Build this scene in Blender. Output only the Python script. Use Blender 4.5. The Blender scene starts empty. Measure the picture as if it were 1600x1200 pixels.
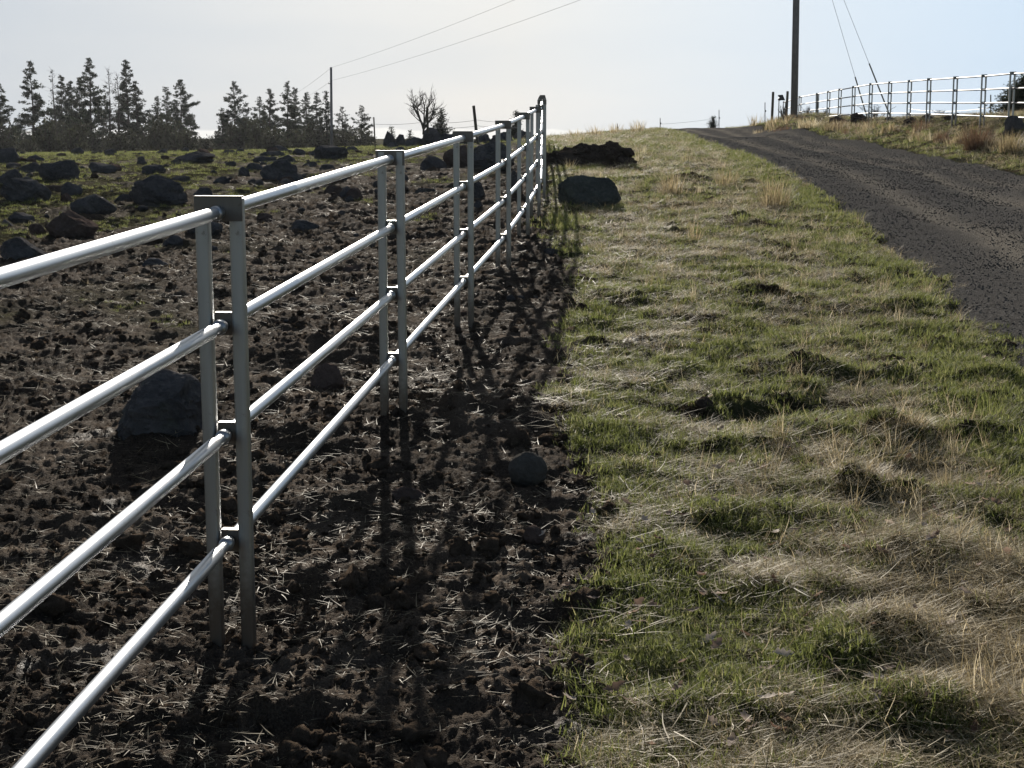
import bpy, bmesh, math, random
import numpy as np
from mathutils import Vector, Matrix

random.seed(7)
RNG = np.random.default_rng(7)
S = bpy.context.scene
COL = S.collection
R = math.radians

# ---------------------------------------------------------------- camera, sky, sun, exposure
F = 2404.0                    # focal length in photo pixels (1600 wide)
PITCH = math.atan(385.0 / F)
EYE = 1.74
cam_d = bpy.data.cameras.new("camera")
cam = bpy.data.objects.new("camera", cam_d)
COL.objects.link(cam)
cam_d.sensor_width = 36.0
cam_d.lens = 36.0 * F / 1600.0
cam_d.clip_start = 0.05
cam_d.clip_end = 6000
cam.location = (0, 0, EYE)
cam.rotation_euler = (math.pi / 2 - PITCH, 0, 0)
S.camera = cam

SUN_EL = R(18.9)
SUN_AZ = R(-4.7)              # from +Y towards +X
world = bpy.data.worlds.new("World")
S.world = world
world.use_nodes = True
wn, wl = world.node_tree.nodes, world.node_tree.links
wn.clear()
w_out = wn.new("ShaderNodeOutputWorld")
w_bg = wn.new("ShaderNodeBackground")
w_sky = wn.new("ShaderNodeTexSky")
w_sky.sky_type = 'NISHITA'
w_sky.sun_disc = False
w_sky.sun_elevation = SUN_EL
w_sky.sun_rotation = SUN_AZ
w_sky.altitude = 600
w_sky.air_density = 1.0
w_sky.dust_density = 1.6
w_sky.ozone_density = 1.5
SKY_STRENGTH = 0.055
w_bg.inputs[1].default_value = SKY_STRENGTH
# a thin high veil of cloud over the clear sky (it scatters forward, so it is brightest round the sun), greyer to the
# left and bluer to the right where it thins; and a low cloud bank on the horizon
w_tc = wn.new("ShaderNodeTexCoord")
w_sep = wn.new("ShaderNodeSeparateXYZ")
wl.new(w_tc.outputs['Generated'], w_sep.inputs[0])
w_map = wn.new("ShaderNodeMapping")
w_map.inputs['Scale'].default_value = (2.2, 2.2, 14.0)
wl.new(w_tc.outputs['Generated'], w_map.inputs[0])
w_ns = wn.new("ShaderNodeTexNoise")
w_ns.inputs['Scale'].default_value = 1.7
w_ns.inputs['Detail'].default_value = 5
w_ns.inputs['Roughness'].default_value = 0.5
wl.new(w_map.outputs[0], w_ns.inputs['Vector'])
w_r = wn.new("ShaderNodeMapRange")
w_r.inputs['From Min'].default_value = 0.25
w_r.inputs['From Max'].default_value = 0.75
w_r.inputs['To Min'].default_value = 0.97
w_r.inputs['To Max'].default_value = 1.0
wl.new(w_ns.outputs['Fac'], w_r.inputs['Value'])
w_x = wn.new("ShaderNodeMapRange")
w_x.inputs['From Min'].default_value = -0.5
w_x.inputs['From Max'].default_value = 0.5
wl.new(w_sep.outputs['X'], w_x.inputs['Value'])
w_vr = wn.new("ShaderNodeValToRGB")
for i_, (p_, c_) in enumerate([(0.14, (.58, .635, .70)), (0.50, (.785, .793, .785)), (0.80, (.69, .84, 1.0))]):
    if i_ > 1: w_vr.color_ramp.elements.new(p_)
    w_vr.color_ramp.elements[i_].position = p_
    w_vr.color_ramp.elements[i_].color = (*c_, 1)
wl.new(w_x.outputs[0], w_vr.inputs[0])
w_dot = wn.new("ShaderNodeVectorMath"); w_dot.operation = 'DOT_PRODUCT'
wl.new(w_tc.outputs['Generated'], w_dot.inputs[0])
w_dot.inputs[1].default_value = (math.sin(SUN_AZ) * math.cos(SUN_EL), math.cos(SUN_AZ) * math.cos(SUN_EL), math.sin(SUN_EL))
w_d1 = wn.new("ShaderNodeMath"); w_d1.operation = 'MULTIPLY_ADD'
w_d1.inputs[1].default_value = 0.5; w_d1.inputs[2].default_value = 0.5
wl.new(w_dot.outputs['Value'], w_d1.inputs[0])
w_d2 = wn.new("ShaderNodeMath"); w_d2.operation = 'POWER'; w_d2.inputs[1].default_value = 3.5
wl.new(w_d1.outputs[0], w_d2.inputs[0])
w_d3 = wn.new("ShaderNodeMath"); w_d3.operation = 'MULTIPLY_ADD'
w_d3.inputs[1].default_value = 0.555 / SKY_STRENGTH; w_d3.inputs[2].default_value = 0.05 / SKY_STRENGTH
wl.new(w_d2.outputs[0], w_d3.inputs[0])
w_vm = wn.new("ShaderNodeVectorMath"); w_vm.operation = 'SCALE'
wl.new(w_vr.outputs[0], w_vm.inputs[0]); wl.new(w_d3.outputs[0], w_vm.inputs['Scale'])
w_mix = wn.new("ShaderNodeMix"); w_mix.data_type = 'RGBA'
w_f1 = wn.new("ShaderNodeMapRange")       # away from the sun the veil gives way to clear sky
w_f1.inputs['From Min'].default_value = 0.25; w_f1.inputs['From Max'].default_value = 0.75
w_f1.inputs['To Min'].default_value = 0.15
wl.new(w_d2.outputs[0], w_f1.inputs['Value'])
w_f2 = wn.new("ShaderNodeMath"); w_f2.operation = 'MULTIPLY'
wl.new(w_r.outputs[0], w_f2.inputs[0]); wl.new(w_f1.outputs[0], w_f2.inputs[1])
wl.new(w_f2.outputs[0], w_mix.inputs['Factor'])
wl.new(w_sky.outputs[0], w_mix.inputs['A'])
wl.new(w_vm.outputs[0], w_mix.inputs['B'])
# cloud bank
w_cm = wn.new("ShaderNodeMapping")
w_cm.inputs['Scale'].default_value = (22, 22, 60)
wl.new(w_tc.outputs['Generated'], w_cm.inputs[0])
w_cn = wn.new("ShaderNodeTexNoise")
w_cn.inputs['Scale'].default_value = 1.0
w_cn.inputs['Detail'].default_value = 4
wl.new(w_cm.outputs[0], w_cn.inputs['Vector'])
w_c1 = wn.new("ShaderNodeMath"); w_c1.operation = 'MULTIPLY_ADD'
w_c1.inputs[1].default_value = 0.010
w_c1.inputs[2].default_value = 0.0005
wl.new(w_cn.outputs['Fac'], w_c1.inputs[0])
w_c2 = wn.new("ShaderNodeMath"); w_c2.operation = 'SUBTRACT'
wl.new(w_c1.outputs[0], w_c2.inputs[0]); wl.new(w_sep.outputs['Z'], w_c2.inputs[1])
w_c3 = wn.new("ShaderNodeMapRange")
w_c3.inputs['From Min'].default_value = 0.0
w_c3.inputs['From Max'].default_value = 0.0012
w_c3.inputs['To Max'].default_value = 0.75
wl.new(w_c2.outputs[0], w_c3.inputs['Value'])
w_mix2 = wn.new("ShaderNodeMix"); w_mix2.data_type = 'RGBA'
wl.new(w_c3.outputs[0], w_mix2.inputs['Factor'])
wl.new(w_mix.outputs['Result'], w_mix2.inputs['A'])
w_mix2.inputs['B'].default_value = (.57 / SKY_STRENGTH, .56 / SKY_STRENGTH, .53 / SKY_STRENGTH, 1)
wl.new(w_mix2.outputs['Result'], w_bg.inputs[0])
wl.new(w_bg.outputs[0], w_out.inputs[0])

sun_d = bpy.data.lights.new("sun", 'SUN')
sun_d.energy = 5.0
sun_d.angle = R(0.55)
sun_d.color = (1.0, 0.93, 0.82)
sun = bpy.data.objects.new("sun", sun_d)
COL.objects.link(sun)
sdir = Vector((math.sin(SUN_AZ) * math.cos(SUN_EL), math.cos(SUN_AZ) * math.cos(SUN_EL), math.sin(SUN_EL)))
sun.rotation_euler = sdir.to_track_quat('Z', 'Y').to_euler()
sun.location = (-4, 30, 20)

S.view_settings.view_transform = 'Standard'
S.view_settings.look = 'None'
S.view_settings.exposure = 0.85
S.view_settings.gamma = 1.0
S.view_settings.use_curve_mapping = False
S.render.engine = 'CYCLES'
HAZE = 0.00011
S.cycles.max_bounces = 6
S.cycles.volume_bounces = 0
S.cycles.transparent_max_bounces = 8

# ---------------------------------------------------------------- noise
def _hash(ix, iy, seed):
    h = (ix.astype(np.int64) * 374761393 + iy.astype(np.int64) * 668265263 + seed * 1274126177) & 0xFFFFFFFF
    h = ((h ^ (h >> 13)) * 1274126177) & 0xFFFFFFFF
    h = h ^ (h >> 16)
    return (h & 0xFFFF).astype(np.float64) / 65535.0

def vnoise(x, y, seed=0):
    x = np.asarray(x, float); y = np.asarray(y, float)
    ix = np.floor(x); iy = np.floor(y)
    fx = x - ix; fy = y - iy
    ux = fx * fx * fx * (fx * (fx * 6 - 15) + 10); uy = fy * fy * fy * (fy * (fy * 6 - 15) + 10)
    def g(dx, dy):
        a = _hash(ix + dx, iy + dy, seed) * 2 * np.pi
        return np.cos(a) * (fx - dx) + np.sin(a) * (fy - dy)
    n = (g(0, 0) * (1 - ux) + g(1, 0) * ux) * (1 - uy) + (g(0, 1) * (1 - ux) + g(1, 1) * ux) * uy
    return n * 1.5

def fbm(x, y, seed=0, octv=4, lac=2.1, gain=0.5):
    t = 0.0; a = 1.0; s = 0.0
    for k in range(octv):
        t = t + a * vnoise(x + 17.3 * k, y - 9.1 * k, seed + k)
        s += a; a *= gain; x = x * lac; y = y * lac
    return t / s

def sstep(a, b, x):
    t = np.clip((x - a) / (b - a), 0, 1)
    return t * t * (3 - 2 * t)

# ---------------------------------------------------------------- measuring: photo pixel + distance -> place
cp_, sp_ = math.cos(PITCH), math.sin(PITCH)
def at(px, py, D):
    a = (px - 800.0) / F; b = (600.0 - py) / F
    d = Vector((a, cp_ + b * sp_, -sp_ + b * cp_))
    d = d * (D / d.y)
    return Vector((d.x, d.y, d.z + EYE))

# surveyed spot heights: (photo x, photo y, distance)
CP = []
for D in (1.5, 2.5, 4.2, 5.5, 7.8, 11.0, 14.3, 17.0, 20.5):
    for k in (-0.6, -0.3, -0.1, 0.1, 0.3, 0.6):
        CP.append((k, D, -1.742 + 0.0342 * D))
def cpx(x, y, D):
    p = at(x, y, D)
    CP.append((p.x / p.y, p.y, p.z - EYE))
for x, y, D in [
    # along the pipe fence and up to the crest
    (847, 295, 24.6), (847, 263, 30.6), (860, 234, 39.7), (900, 214, 58), (900, 214, 75), (900, 222, 120), (900, 228, 300),
    # pasture
    (-300, 300, 25), (0, 299, 25), (200, 299, 25), (400, 298, 25), (600, 297, 25),
    (-300, 265, 35), (0, 264, 35), (200, 263, 35), (400, 261, 35), (600, 258, 35), (720, 250, 35),
    (-300, 250, 48), (0, 248, 48), (200, 246, 48), (400, 243, 48), (560, 238, 48), (680, 232, 48),
    (-300, 244, 68), (0, 241, 68), (200, 239, 68), (400, 236, 68), (560, 231, 68), (680, 226, 68),
    (-300, 243, 100), (0, 241, 100), (200, 239, 100), (400, 236, 100), (560, 232, 100), (680, 228, 100),
    (-300, 240, 200), (0, 238, 200), (300, 236, 200), (600, 232, 200),
    (-300, 226, 600), (0, 225, 600), (500, 224, 600), (900, 223, 600), (1400, 223, 600),
    (0, 219, 2400), (800, 219, 2400), (1600, 219, 2400),
    # verge and road
    (1000, 300, 24.4), (1150, 297, 24.6), (1240, 292, 25), (1400, 296, 25),
    (1000, 262, 31), (1150, 262, 31), (1300, 263, 31), (1450, 266, 31), (1600, 268, 31),
    (1000, 238, 39), (1150, 239, 39), (1300, 243, 39), (1450, 245, 38.5), (1500, 256, 34.5), (1400, 232, 44), (1300, 216.5, 54), (1182, 250, 35), (1125, 230, 43.5),
    (1000, 217, 54), (1090, 217, 54), (1200, 216, 54), (1075, 210, 62),
    (960, 207, 72), (1060, 204.5, 72), (1140, 205.5, 72), (1200, 207.5, 69), (1155, 200.5, 85), (1030, 202, 85), (1110, 199.5, 88),
    (1000, 206, 95), (1060, 202, 105), (1000, 214, 150), (1160, 206, 130), (1100, 214, 200),
    # berm on the right
    (1208, 189, 73), (1218, 185, 73), (1241, 181.5, 69.5), (1275, 184, 66), (1300, 187, 63), (1350, 190, 57),
    (1400, 191, 52), (1457, 196, 46.3), (1520, 200, 41), (1580, 204, 37.4), (1700, 210, 32),
    (1241, 189, 80), (1350, 189, 66), (1400, 187, 60), (1480, 185, 54), (1545, 182, 48), (1600, 181, 45), (1700, 180, 40),
    (1241, 205, 110), (1400, 200, 100), (1545, 196, 90), (1700, 196, 80), (1900, 205, 60),
    (1500, 226, 39.5), (1420, 213, 46),  (1340, 206, 56), (1600, 236, 34.5),
]:
    cpx(x, y, D)
CPA = np.array(CP)
KA = 4.0
_cx = CPA[:, 0] * KA; _cy = np.log(CPA[:, 1]); _cz = CPA[:, 2]
def _tps(r2):
    return 0.5 * r2 * np.log(r2 + 1e-9)
_n = len(CPA)
_A = np.zeros((_n + 3, _n + 3))
_A[:_n, :_n] = _tps((_cx[:, None] - _cx[None]) ** 2 + (_cy[:, None] - _cy[None]) ** 2) + np.eye(_n) * 0.002
_A[:_n, _n] = 1; _A[:_n, _n + 1] = _cx; _A[:_n, _n + 2] = _cy
_A[_n:, :_n] = _A[:_n, _n:].T
_w = np.linalg.solve(_A, np.concatenate([_cz, [0, 0, 0]]))
def base_z(X, Y):
    X = np.asarray(X, float); Y = np.asarray(Y, float)
    sh = np.broadcast(X, Y).shape
    X = np.broadcast_to(X, sh).ravel(); Y = np.broadcast_to(Y, sh).ravel()
    Yc = np.clip(Y, 1.5, 2400)
    u = np.clip(X / Yc, -0.62, 0.62) * KA; v = np.log(Yc)
    out = np.full(u.shape, _w[_n]) + _w[_n + 1] * u + _w[_n + 2] * v
    for k in range(_n):
        out += _w[k] * _tps((u - _cx[k]) ** 2 + (v - _cy[k]) ** 2)
    return (out + EYE).reshape(sh)

def on_ground(px, py, d0=2.0, d1=260.0):
    Ds = np.exp(np.linspace(math.log(d0), math.log(d1), 700))
    a = (px - 800.0) / F; b = (600.0 - py) / F
    dy = cp_ + b * sp_; dz = -sp_ + b * cp_
    z = EYE + Ds * dz / dy
    g = base_z(Ds * a / dy, Ds)
    hit = np.nonzero(z <= g)[0]
    i = hit[0] if len(hit) else int(np.argmin(z - g))
    return Vector((Ds[i] * a / dy, Ds[i], float(g[i])))

# road edges, verge edge (as X at each Y)
RL = [on_ground(*p) for p in [(1640, 600), (1590, 560), (1500, 497), (1440, 425), (1335, 345), (1250, 290)]] + [Vector((5.56, 35, 0)), Vector((5.8, 43, 0)), Vector((6.2, 51, 0)), Vector((7.0, 62, 0)), Vector((8.1, 85, 0))]
RLY = np.array([-60.0] + [p.y for p in RL] + [95, 140.0]); RLX = np.array([-7.0] + [p.x for p in RL] + [RL[-1].x + 0.6, RL[-1].x + 2])
RR_Y = np.array([-60, 9, 30.5, 34.5, 44, 54, 70, 85, 140.0]); RR_X = np.array([-1.5, 8.0, 10.05, 10.2, 10.85, 11.15, 11.5, 12.3, 15.0])
def road_l(Y): return np.interp(Y, RLY, RLX)
def road_r(Y): return np.interp(Y, RR_Y, RR_X)
def road_mask(X, Y):
    w = 0.20 * vnoise(X * .9, Y * .6, 91) + 0.14 * vnoise(X * 3.1, Y * 2.1, 92)
    m = sstep(-0.10, 0.12, X - road_l(Y) + w) * sstep(-0.10, 0.12, road_r(Y) - X + w)
    return m * sstep(150, 120, Y)
GXY = np.array([-50, 2, 4.2, 4.8, 5.5, 6.3, 7.3, 8.1, 9.6, 11.5, 14.3, 17.5, 20, 25, 32, 45, 60, 100])
GXX = np.array([.2, .2, .24, .33, .42, .41, .37, .33, .37, .5, .62, .5, .42, .6, .8, 1.0, 0.2, 0.2])
def verge_mask(X, Y):
    w = 0.17 * fbm(X * 2.2, Y * 2.2, 33, 5) * np.clip(Y / 6, 0.8, 3)
    return sstep(-0.17, 0.17, X - np.interp(Y, GXY, GXX) + w + .05 * vnoise(X * 9, Y * 9, 35))
def pasture_mask(X, Y):
    az = X / np.maximum(Y, 1)
    start = np.interp(az, [-.6, -.33, -.2, -.1, 0.0], [11, 12.5, 16.5, 23, 34])
    n = fbm(X * 0.55, Y * 0.3, 44, 5)
    return sstep(0.0, 1.0, (np.log(np.maximum(Y, 1)) - np.log(start)) * 1.1 + n * 2.0 + 0.1) * (1 - verge_mask(X, Y))

# named humps and hollows on the verge and in the mud: photo x, y, half width, half depth, height
HUMPS = []
for px, py, wx, wy, h in [
    (1350, 775, .20, .14, .10), (1400, 690, .34, .20, .10), (1180, 700, .30, .2, .06), (1545, 690, .16, .15, .07),
    (1300, 585, .45, .16, .13), (1180, 650, .38, .22, -.07), (1300, 640, .38, .22, -.08), (1420, 745, .3, .15, -.05),
    (1380, 1010, .26, .16, .10), (1200, 1015, .20, .13, -.07), (1250, 930, .22, .15, .05), (1390, 880, .25, .12, .07),
    (1130, 1100, .16, .12, .04), (1480, 1130, .2, .14, .06), (1050, 870, .16, .12, .05),
    (980, 470, .28, .3, .08), (1060, 480, .16, .2, .10), (1180, 470, .4, .4, .08), (980, 520, .35, .3, -.05),
    (1210, 470, .2, .3, .08), (1420, 480, .3, .3, .06), (1160, 350, .3, .4, .10), (1070, 282, .35, .5, .14),
    (680, 640, .4, .45, .09), (560, 545, .5, .5, .10), (470, 690, .3, .25, .08), (560, 800, .35, .2, .08),
    (770, 660, .5, .25, .07), (430, 560, .4, .3, .08), (120, 830, .25, .15, .06), (350, 1040, .16, .07, .0),
    (700, 930, .2, .12, .05), (820, 640, .3, .2, .05), (520, 920, .22, .14, .07), (430, 1120, .2, .12, .06), (230, 1130, .22, .1, .05),
    (800, 440, .6, .5, .07), (830, 390, .5, .5, .07), (250, 700, .5, .3, .05), (640, 760, .16, .1, .05),
]:
    p = on_ground(px, py)
    HUMPS.append((p.x, p.y, wx, wy, h))
for n in range(0, 7):
    HUMPS.append((1.4 * (-.627 + .19 * n), 4.66 + 3.2 * n, .15, .12, .02))

def disp(X, Y):
    """relief on top of the surveyed ground"""
    v = verge_mask(X, Y); r = road_mask(X, Y); pa = pasture_mask(X, Y)
    mud = (1 - v)
    far = np.clip(1.0 - (Y - 30) / 60, 0.25, 1)
    m = 0.050 * fbm(X * 1.7, Y * 1.7, 1, 3)
    rid = 1 - np.abs(fbm(X * 5.2 + 0.15 * vnoise(X * 9, Y * 9, 7), Y * 5.2, 2, 3)) * 2.6
    m += 0.020 * np.clip(rid, -1, 1) * (0.5 + 0.5 * vnoise(X * 1.1, Y * 1.1, 8) + 0.35)
    m += 0.020 * fbm(X * 11, Y * 11, 3, 3)
    m += 0.020 * np.maximum(fbm(X * 34, Y * 34, 5, 3), -0.35) + 0.010 * np.abs(fbm(X * 15, Y * 15, 6, 2))
    pocks = np.clip(vnoise(X * 3.4, Y * 3.4, 12) - 0.25, 0, 1)
    m -= 0.09 * pocks
    m = m * (1 + 0.9 * sstep(9, 20, Y))
    p_ = 0.110 * fbm(X * 1.5, Y * 1.5, 21, 4) + 0.035 * np.abs(vnoise(X * 4, Y * 4, 22)) + 0.065 * fbm(X * 6, Y * 6, 23, 3)
    g = 0.090 * fbm(X * 1.6, Y * 1.6, 31, 4) + 0.055 * fbm(X * 5, Y * 5, 32, 4) + 0.028 * np.maximum(fbm(X * 17, Y * 17, 34, 3), -.4) * 1.4
    out = v * g + mud * (m * (1 - pa) + p_ * pa)
    hn = 0.8 + 1.1 * fbm(X * 4.5, Y * 4.5, 36, 4)
    for hx, hy, wx, wy, h in HUMPS:
        d2 = ((X - hx) / wx) ** 2 + ((Y - hy) / wy) ** 2
        out = out + h * np.exp(-d2) * hn
    # broken ground on the bank beside the road
    bank = sstep(0.4, 2.0, X - road_r(Y)) * sstep(24, 30, Y)
    out = out + bank * (0.20 * fbm(X * 0.9, Y * 0.55, 51, 5) + 0.10 * np.abs(fbm(X * 2.6, Y * 1.6, 52, 4)))
    out = out * far
    return out * (1 - r) - 0.07 * r

def ground_z(X, Y):
    X = np.asarray(X, float); Y = np.asarray(Y, float)
    return base_z(X, Y) + disp(X, Y)

def gz(x, y): return float(ground_z(np.array([x]), np.array([y]))[0])

# ---------------------------------------------------------------- node materials
def new_mat(name):
    m = bpy.data.materials.new(name); m.use_nodes = True
    n = m.node_tree.nodes; n.clear()
    out = n.new("ShaderNodeOutputMaterial")
    return m, n, m.node_tree.links, out
def N(n, t, **kw):
    o = n.new(t)
    for k, v in kw.items():
        if hasattr(o, k) and not k.startswith('in_'): setattr(o, k, v)
    return o
def ramp(n, l, src, stops):
    r = n.new("ShaderNodeValToRGB")
    e = r.color_ramp.elements
    while len(e) < len(stops): e.new(0.5)
    for i, (p, c) in enumerate(stops):
        e[i].position = p; e[i].color = (*c, 1) if len(c) == 3 else c
    l.new(src, r.inputs[0]); return r.outputs[0]
def noise(n, l, vec, scale, detail=4, rough=0.55, dist=0.0):
    t = n.new("ShaderNodeTexNoise")
    t.inputs['Scale'].default_value = scale; t.inputs['Detail'].default_value = detail
    t.inputs['Roughness'].default_value = rough; t.inputs['Distortion'].default_value = dist
    if vec is not None: l.new(vec, t.inputs['Vector'])
    return t.outputs['Fac']
def mix(n, l, f, a, b, bt='MIX'):
    m = n.new("ShaderNodeMix"); m.data_type = 'RGBA'; m.blend_type = bt
    for s, v in (('Factor', f), ('A', a), ('B', b)):
        if hasattr(v, 'is_output'): l.new(v, m.inputs[s])
        else: m.inputs[s].default_value = v if s == 'Factor' else ((*v, 1) if len(v) == 3 else v)
    return m.outputs['Result']
def math_(n, l, op, a, b=0.0, clamp=False):
    m = n.new("ShaderNodeMath"); m.operation = op; m.use_clamp = clamp
    for i, v in enumerate((a, b)):
        if hasattr(v, 'is_output'): l.new(v, m.inputs[i])
        else: m.inputs[i].default_value = v
    return m.outputs[0]
def bump(n, l, h, strength=0.4, dist=0.02):
    b = n.new("ShaderNodeBump"); b.inputs['Strength'].default_value = strength; b.inputs['Distance'].default_value = dist
    l.new(h, b.inputs['Height']); return b.outputs[0]
def principled(n, l, out, col, rough=0.8, metal=0.0, normal=None, spec=0.5):
    p = n.new("ShaderNodeBsdfPrincipled")
    for s, v in (('Base Color', col), ('Roughness', rough), ('Metallic', metal), ('Specular IOR Level', spec)):
        if hasattr(v, 'is_output'): l.new(v, p.inputs[s])
        else: p.inputs[s].default_value = (*v, 1) if isinstance(v, tuple) and len(v) == 3 else v
    if normal is not None: l.new(normal, p.inputs['Normal'])
    l.new(p.outputs[0], out.inputs[0]); return p
def earthy(n, l, out, col, normal, wet=None, wet_rough=.3):
    """dry matt surface; where wet, a glossy film on top"""
    d = n.new("ShaderNodeBsdfDiffuse"); l.new(col, d.inputs[0]); d.inputs['Roughness'].default_value = .0; l.new(normal, d.inputs['Normal'])
    if wet is None:
        l.new(d.outputs[0], out.inputs[0]); return
    p = n.new("ShaderNodeBsdfPrincipled"); l.new(col, p.inputs['Base Color']); l.new(wet_rough, p.inputs['Roughness'])
    p.inputs['Specular IOR Level'].default_value = .4; l.new(normal, p.inputs['Normal'])
    mx = n.new("ShaderNodeMixShader"); l.new(wet, mx.inputs[0]); l.new(d.outputs[0], mx.inputs[1]); l.new(p.outputs[0], mx.inputs[2]); l.new(mx.outputs[0], out.inputs[0])
def pos(n, l):
    return n.new("ShaderNodeNewGeometry").outputs['Position']
def objco(n):
    return n.new("ShaderNodeTexCoord").outputs['Object']

def m_ground():
    m, n, l, out = new_mat("pasture_mud_and_grass_soil")
    P = pos(n, l)
    at_ = n.new("ShaderNodeVertexColor"); at_.layer_name = "cover"
    sep = n.new("ShaderNodeSeparateColor"); l.new(at_.outputs[0], sep.inputs[0])
    g, pa, wet = sep.outputs[0], sep.outputs[1], sep.outputs[2]
    n1 = noise(n, l, P, 2.2, 6, 0.6); n2 = noise(n, l, P, 26, 5, 0.65); n3 = noise(n, l, P, 130, 3, 0.7)
    mud = ramp(n, l, n1, [(0.38, (.016, .0125, .0105)), (0.54, (.060, .046, .036)), (0.70, (.155, .119, .089))])
    mud = mix(n, l, math_(n, l, 'MULTIPLY', n2, 0.7), mud, ramp(n, l, n3, [(0.35, (.024, .018, .0135)), (0.7, (.185, .140, .10))]))
    soil = ramp(n, l, n2, [(0.36, (.018, .013, .009)), (0.56, (.055, .043, .028)), (0.74, (.14, .112, .072))])
    soil = mix(n, l, ramp(n, l, n1, [(0.4, (0, 0, 0)), (0.62, (.8, .8, .8))]), soil, (.062, .072, .030))
    moss = ramp(n, l, n2, [(0.32, (.022, .018, .012)), (0.50, (.056, .052, .031)), (0.70, (.13, .124, .075))])
    c = mix(n, l, pa, mud, moss)
    c = mix(n, l, g, c, soil)
    nn = bump(n, l, math_(n, l, 'ADD', n2, math_(n, l, 'MULTIPLY', n3, 0.5)), 1.0, 0.035)
    wf = ramp(n, l, wet, [(0.25, (0, 0, 0)), (0.7, (.8, .8, .8))])
    damp = math_(n, l, 'MULTIPLY', math_(n, l, 'SUBTRACT', 1, math_(n, l, 'MAXIMUM', g, pa), True), .09)
    lw = n.new("ShaderNodeMapRange"); l.new(wf, lw.inputs[0]); lw.inputs['To Min'].default_value = .72; lw.inputs['To Max'].default_value = .28
    earthy(n, l, out, c, nn, math_(n, l, 'MAXIMUM', wf, damp), lw.outputs[0])
    return m
def m_road():
    m, n, l, out = new_mat("dark_gravel_road")
    P = pos(n, l)
    n1 = noise(n, l, P, 0.9, 5, 0.6); n2 = noise(n, l, P, 30, 6, 0.75); n3 = noise(n, l, P, 120, 3, 0.7)
    at_ = n.new("ShaderNodeVertexColor"); at_.layer_name = "cover"
    sep = n.new("ShaderNodeSeparateColor"); l.new(at_.outputs[0], sep.inputs[0])
    gr = math_(n, l, 'ADD', math_(n, l, 'MULTIPLY', n2, .6), math_(n, l, 'MULTIPLY', n3, .4))
    a = ramp(n, l, gr, [(0.38, (.030, .029, .028)), (0.52, (.074, .070, .066)), (0.63, (.20, .19, .18))])
    b = ramp(n, l, gr, [(0.38, (.085, .077, .065)), (0.52, (.17, .152, .128)), (0.65, (.30, .27, .23))])
    c = mix(n, l, sep.outputs[0], a, b)
    c = mix(n, l, math_(n, l, 'MULTIPLY', n1, 0.25), c, (.050, .041, .032))
    nn = bump(n, l, gr, 0.9, 0.02)
    earthy(n, l, out, c, nn)
    return m
def m_rock(name, c0, c1, c2, moss=0.25):
    m, n, l, out = new_mat(name)
    P = objco(n)
    oi = n.new("ShaderNodeObjectInfo")
    ad = n.new("ShaderNodeVectorMath"); ad.operation = 'ADD'
    l.new(P, ad.inputs[0]); l.new(oi.outputs['Location'], ad.inputs[1])
    V = ad.outputs[0]
    n1 = noise(n, l, V, 3.0, 6, 0.6); n2 = noise(n, l, V, 22, 5, 0.65); n3 = noise(n, l, V, 8, 4, 0.6)
    c = ramp(n, l, n1, [(0.3, c0), (0.55, c1), (0.78, c2)])
    c = mix(n, l, math_(n, l, 'MULTIPLY', n2, 0.6), c, ramp(n, l, n2, [(0.35, tuple(x * .5 for x in c0)), (0.7, c2)]))
    lich = ramp(n, l, n3, [(0.58, (0, 0, 0)), (0.70, (moss, moss, moss))])
    c = mix(n, l, lich, c, (.13, .14, .10))
    nn = bump(n, l, math_(n, l, 'ADD', n2, n1), 0.7, 0.04)
    earthy(n, l, out, c, nn)
    return m
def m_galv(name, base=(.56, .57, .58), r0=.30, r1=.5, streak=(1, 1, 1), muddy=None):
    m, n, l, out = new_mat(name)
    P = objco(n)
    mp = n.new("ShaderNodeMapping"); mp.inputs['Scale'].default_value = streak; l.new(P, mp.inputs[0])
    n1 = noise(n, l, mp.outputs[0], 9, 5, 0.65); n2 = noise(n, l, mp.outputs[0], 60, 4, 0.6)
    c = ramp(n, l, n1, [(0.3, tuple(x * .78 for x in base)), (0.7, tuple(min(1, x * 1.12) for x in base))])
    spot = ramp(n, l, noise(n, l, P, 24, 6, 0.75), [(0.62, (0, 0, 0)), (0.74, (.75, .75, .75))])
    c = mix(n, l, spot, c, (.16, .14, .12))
    if muddy:
        sx = n.new("ShaderNodeSeparateXYZ"); l.new(P, sx.inputs[0])
        hh = math_(n, l, 'ADD', sx.outputs[2], math_(n, l, 'MULTIPLY', noise(n, l, P, 14, 5, .7), -.38))
        mr = n.new("ShaderNodeMapRange"); l.new(hh, mr.inputs[0])
        mr.inputs['From Min'].default_value = muddy - .10; mr.inputs['From Max'].default_value = muddy + .10
        mr.inputs['To Min'].default_value = .8; mr.inputs['To Max'].default_value = 0
        c = mix(n, l, mr.outputs[0], c, (.10, .078, .06))
    rr = n.new("ShaderNodeMapRange"); l.new(n2, rr.inputs[0]); rr.inputs['To Min'].default_value = r0; rr.inputs['To Max'].default_value = r1
    nn = bump(n, l, n2, 0.08, 0.002)
    principled(n, l, out, c, rr.outputs[0], 0.9, nn, 0.5)
    return m
def m_plain(name, c0, c1, scale=12, rough=0.85, metal=0.0, stretch=(1, 1, 1)):
    m, n, l, out = new_mat(name)
    mp = n.new("ShaderNodeMapping"); mp.inputs['Scale'].default_value = stretch; l.new(objco(n), mp.inputs[0])
    n1 = noise(n, l, mp.outputs[0], scale, 5, 0.6)
    c = ramp(n, l, n1, [(0.3, c0), (0.7, c1)])
    nn = bump(n, l, n1, 0.4, 0.01)
    principled(n, l, out, c, rough, metal, nn, 0.3)
    return m
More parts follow.
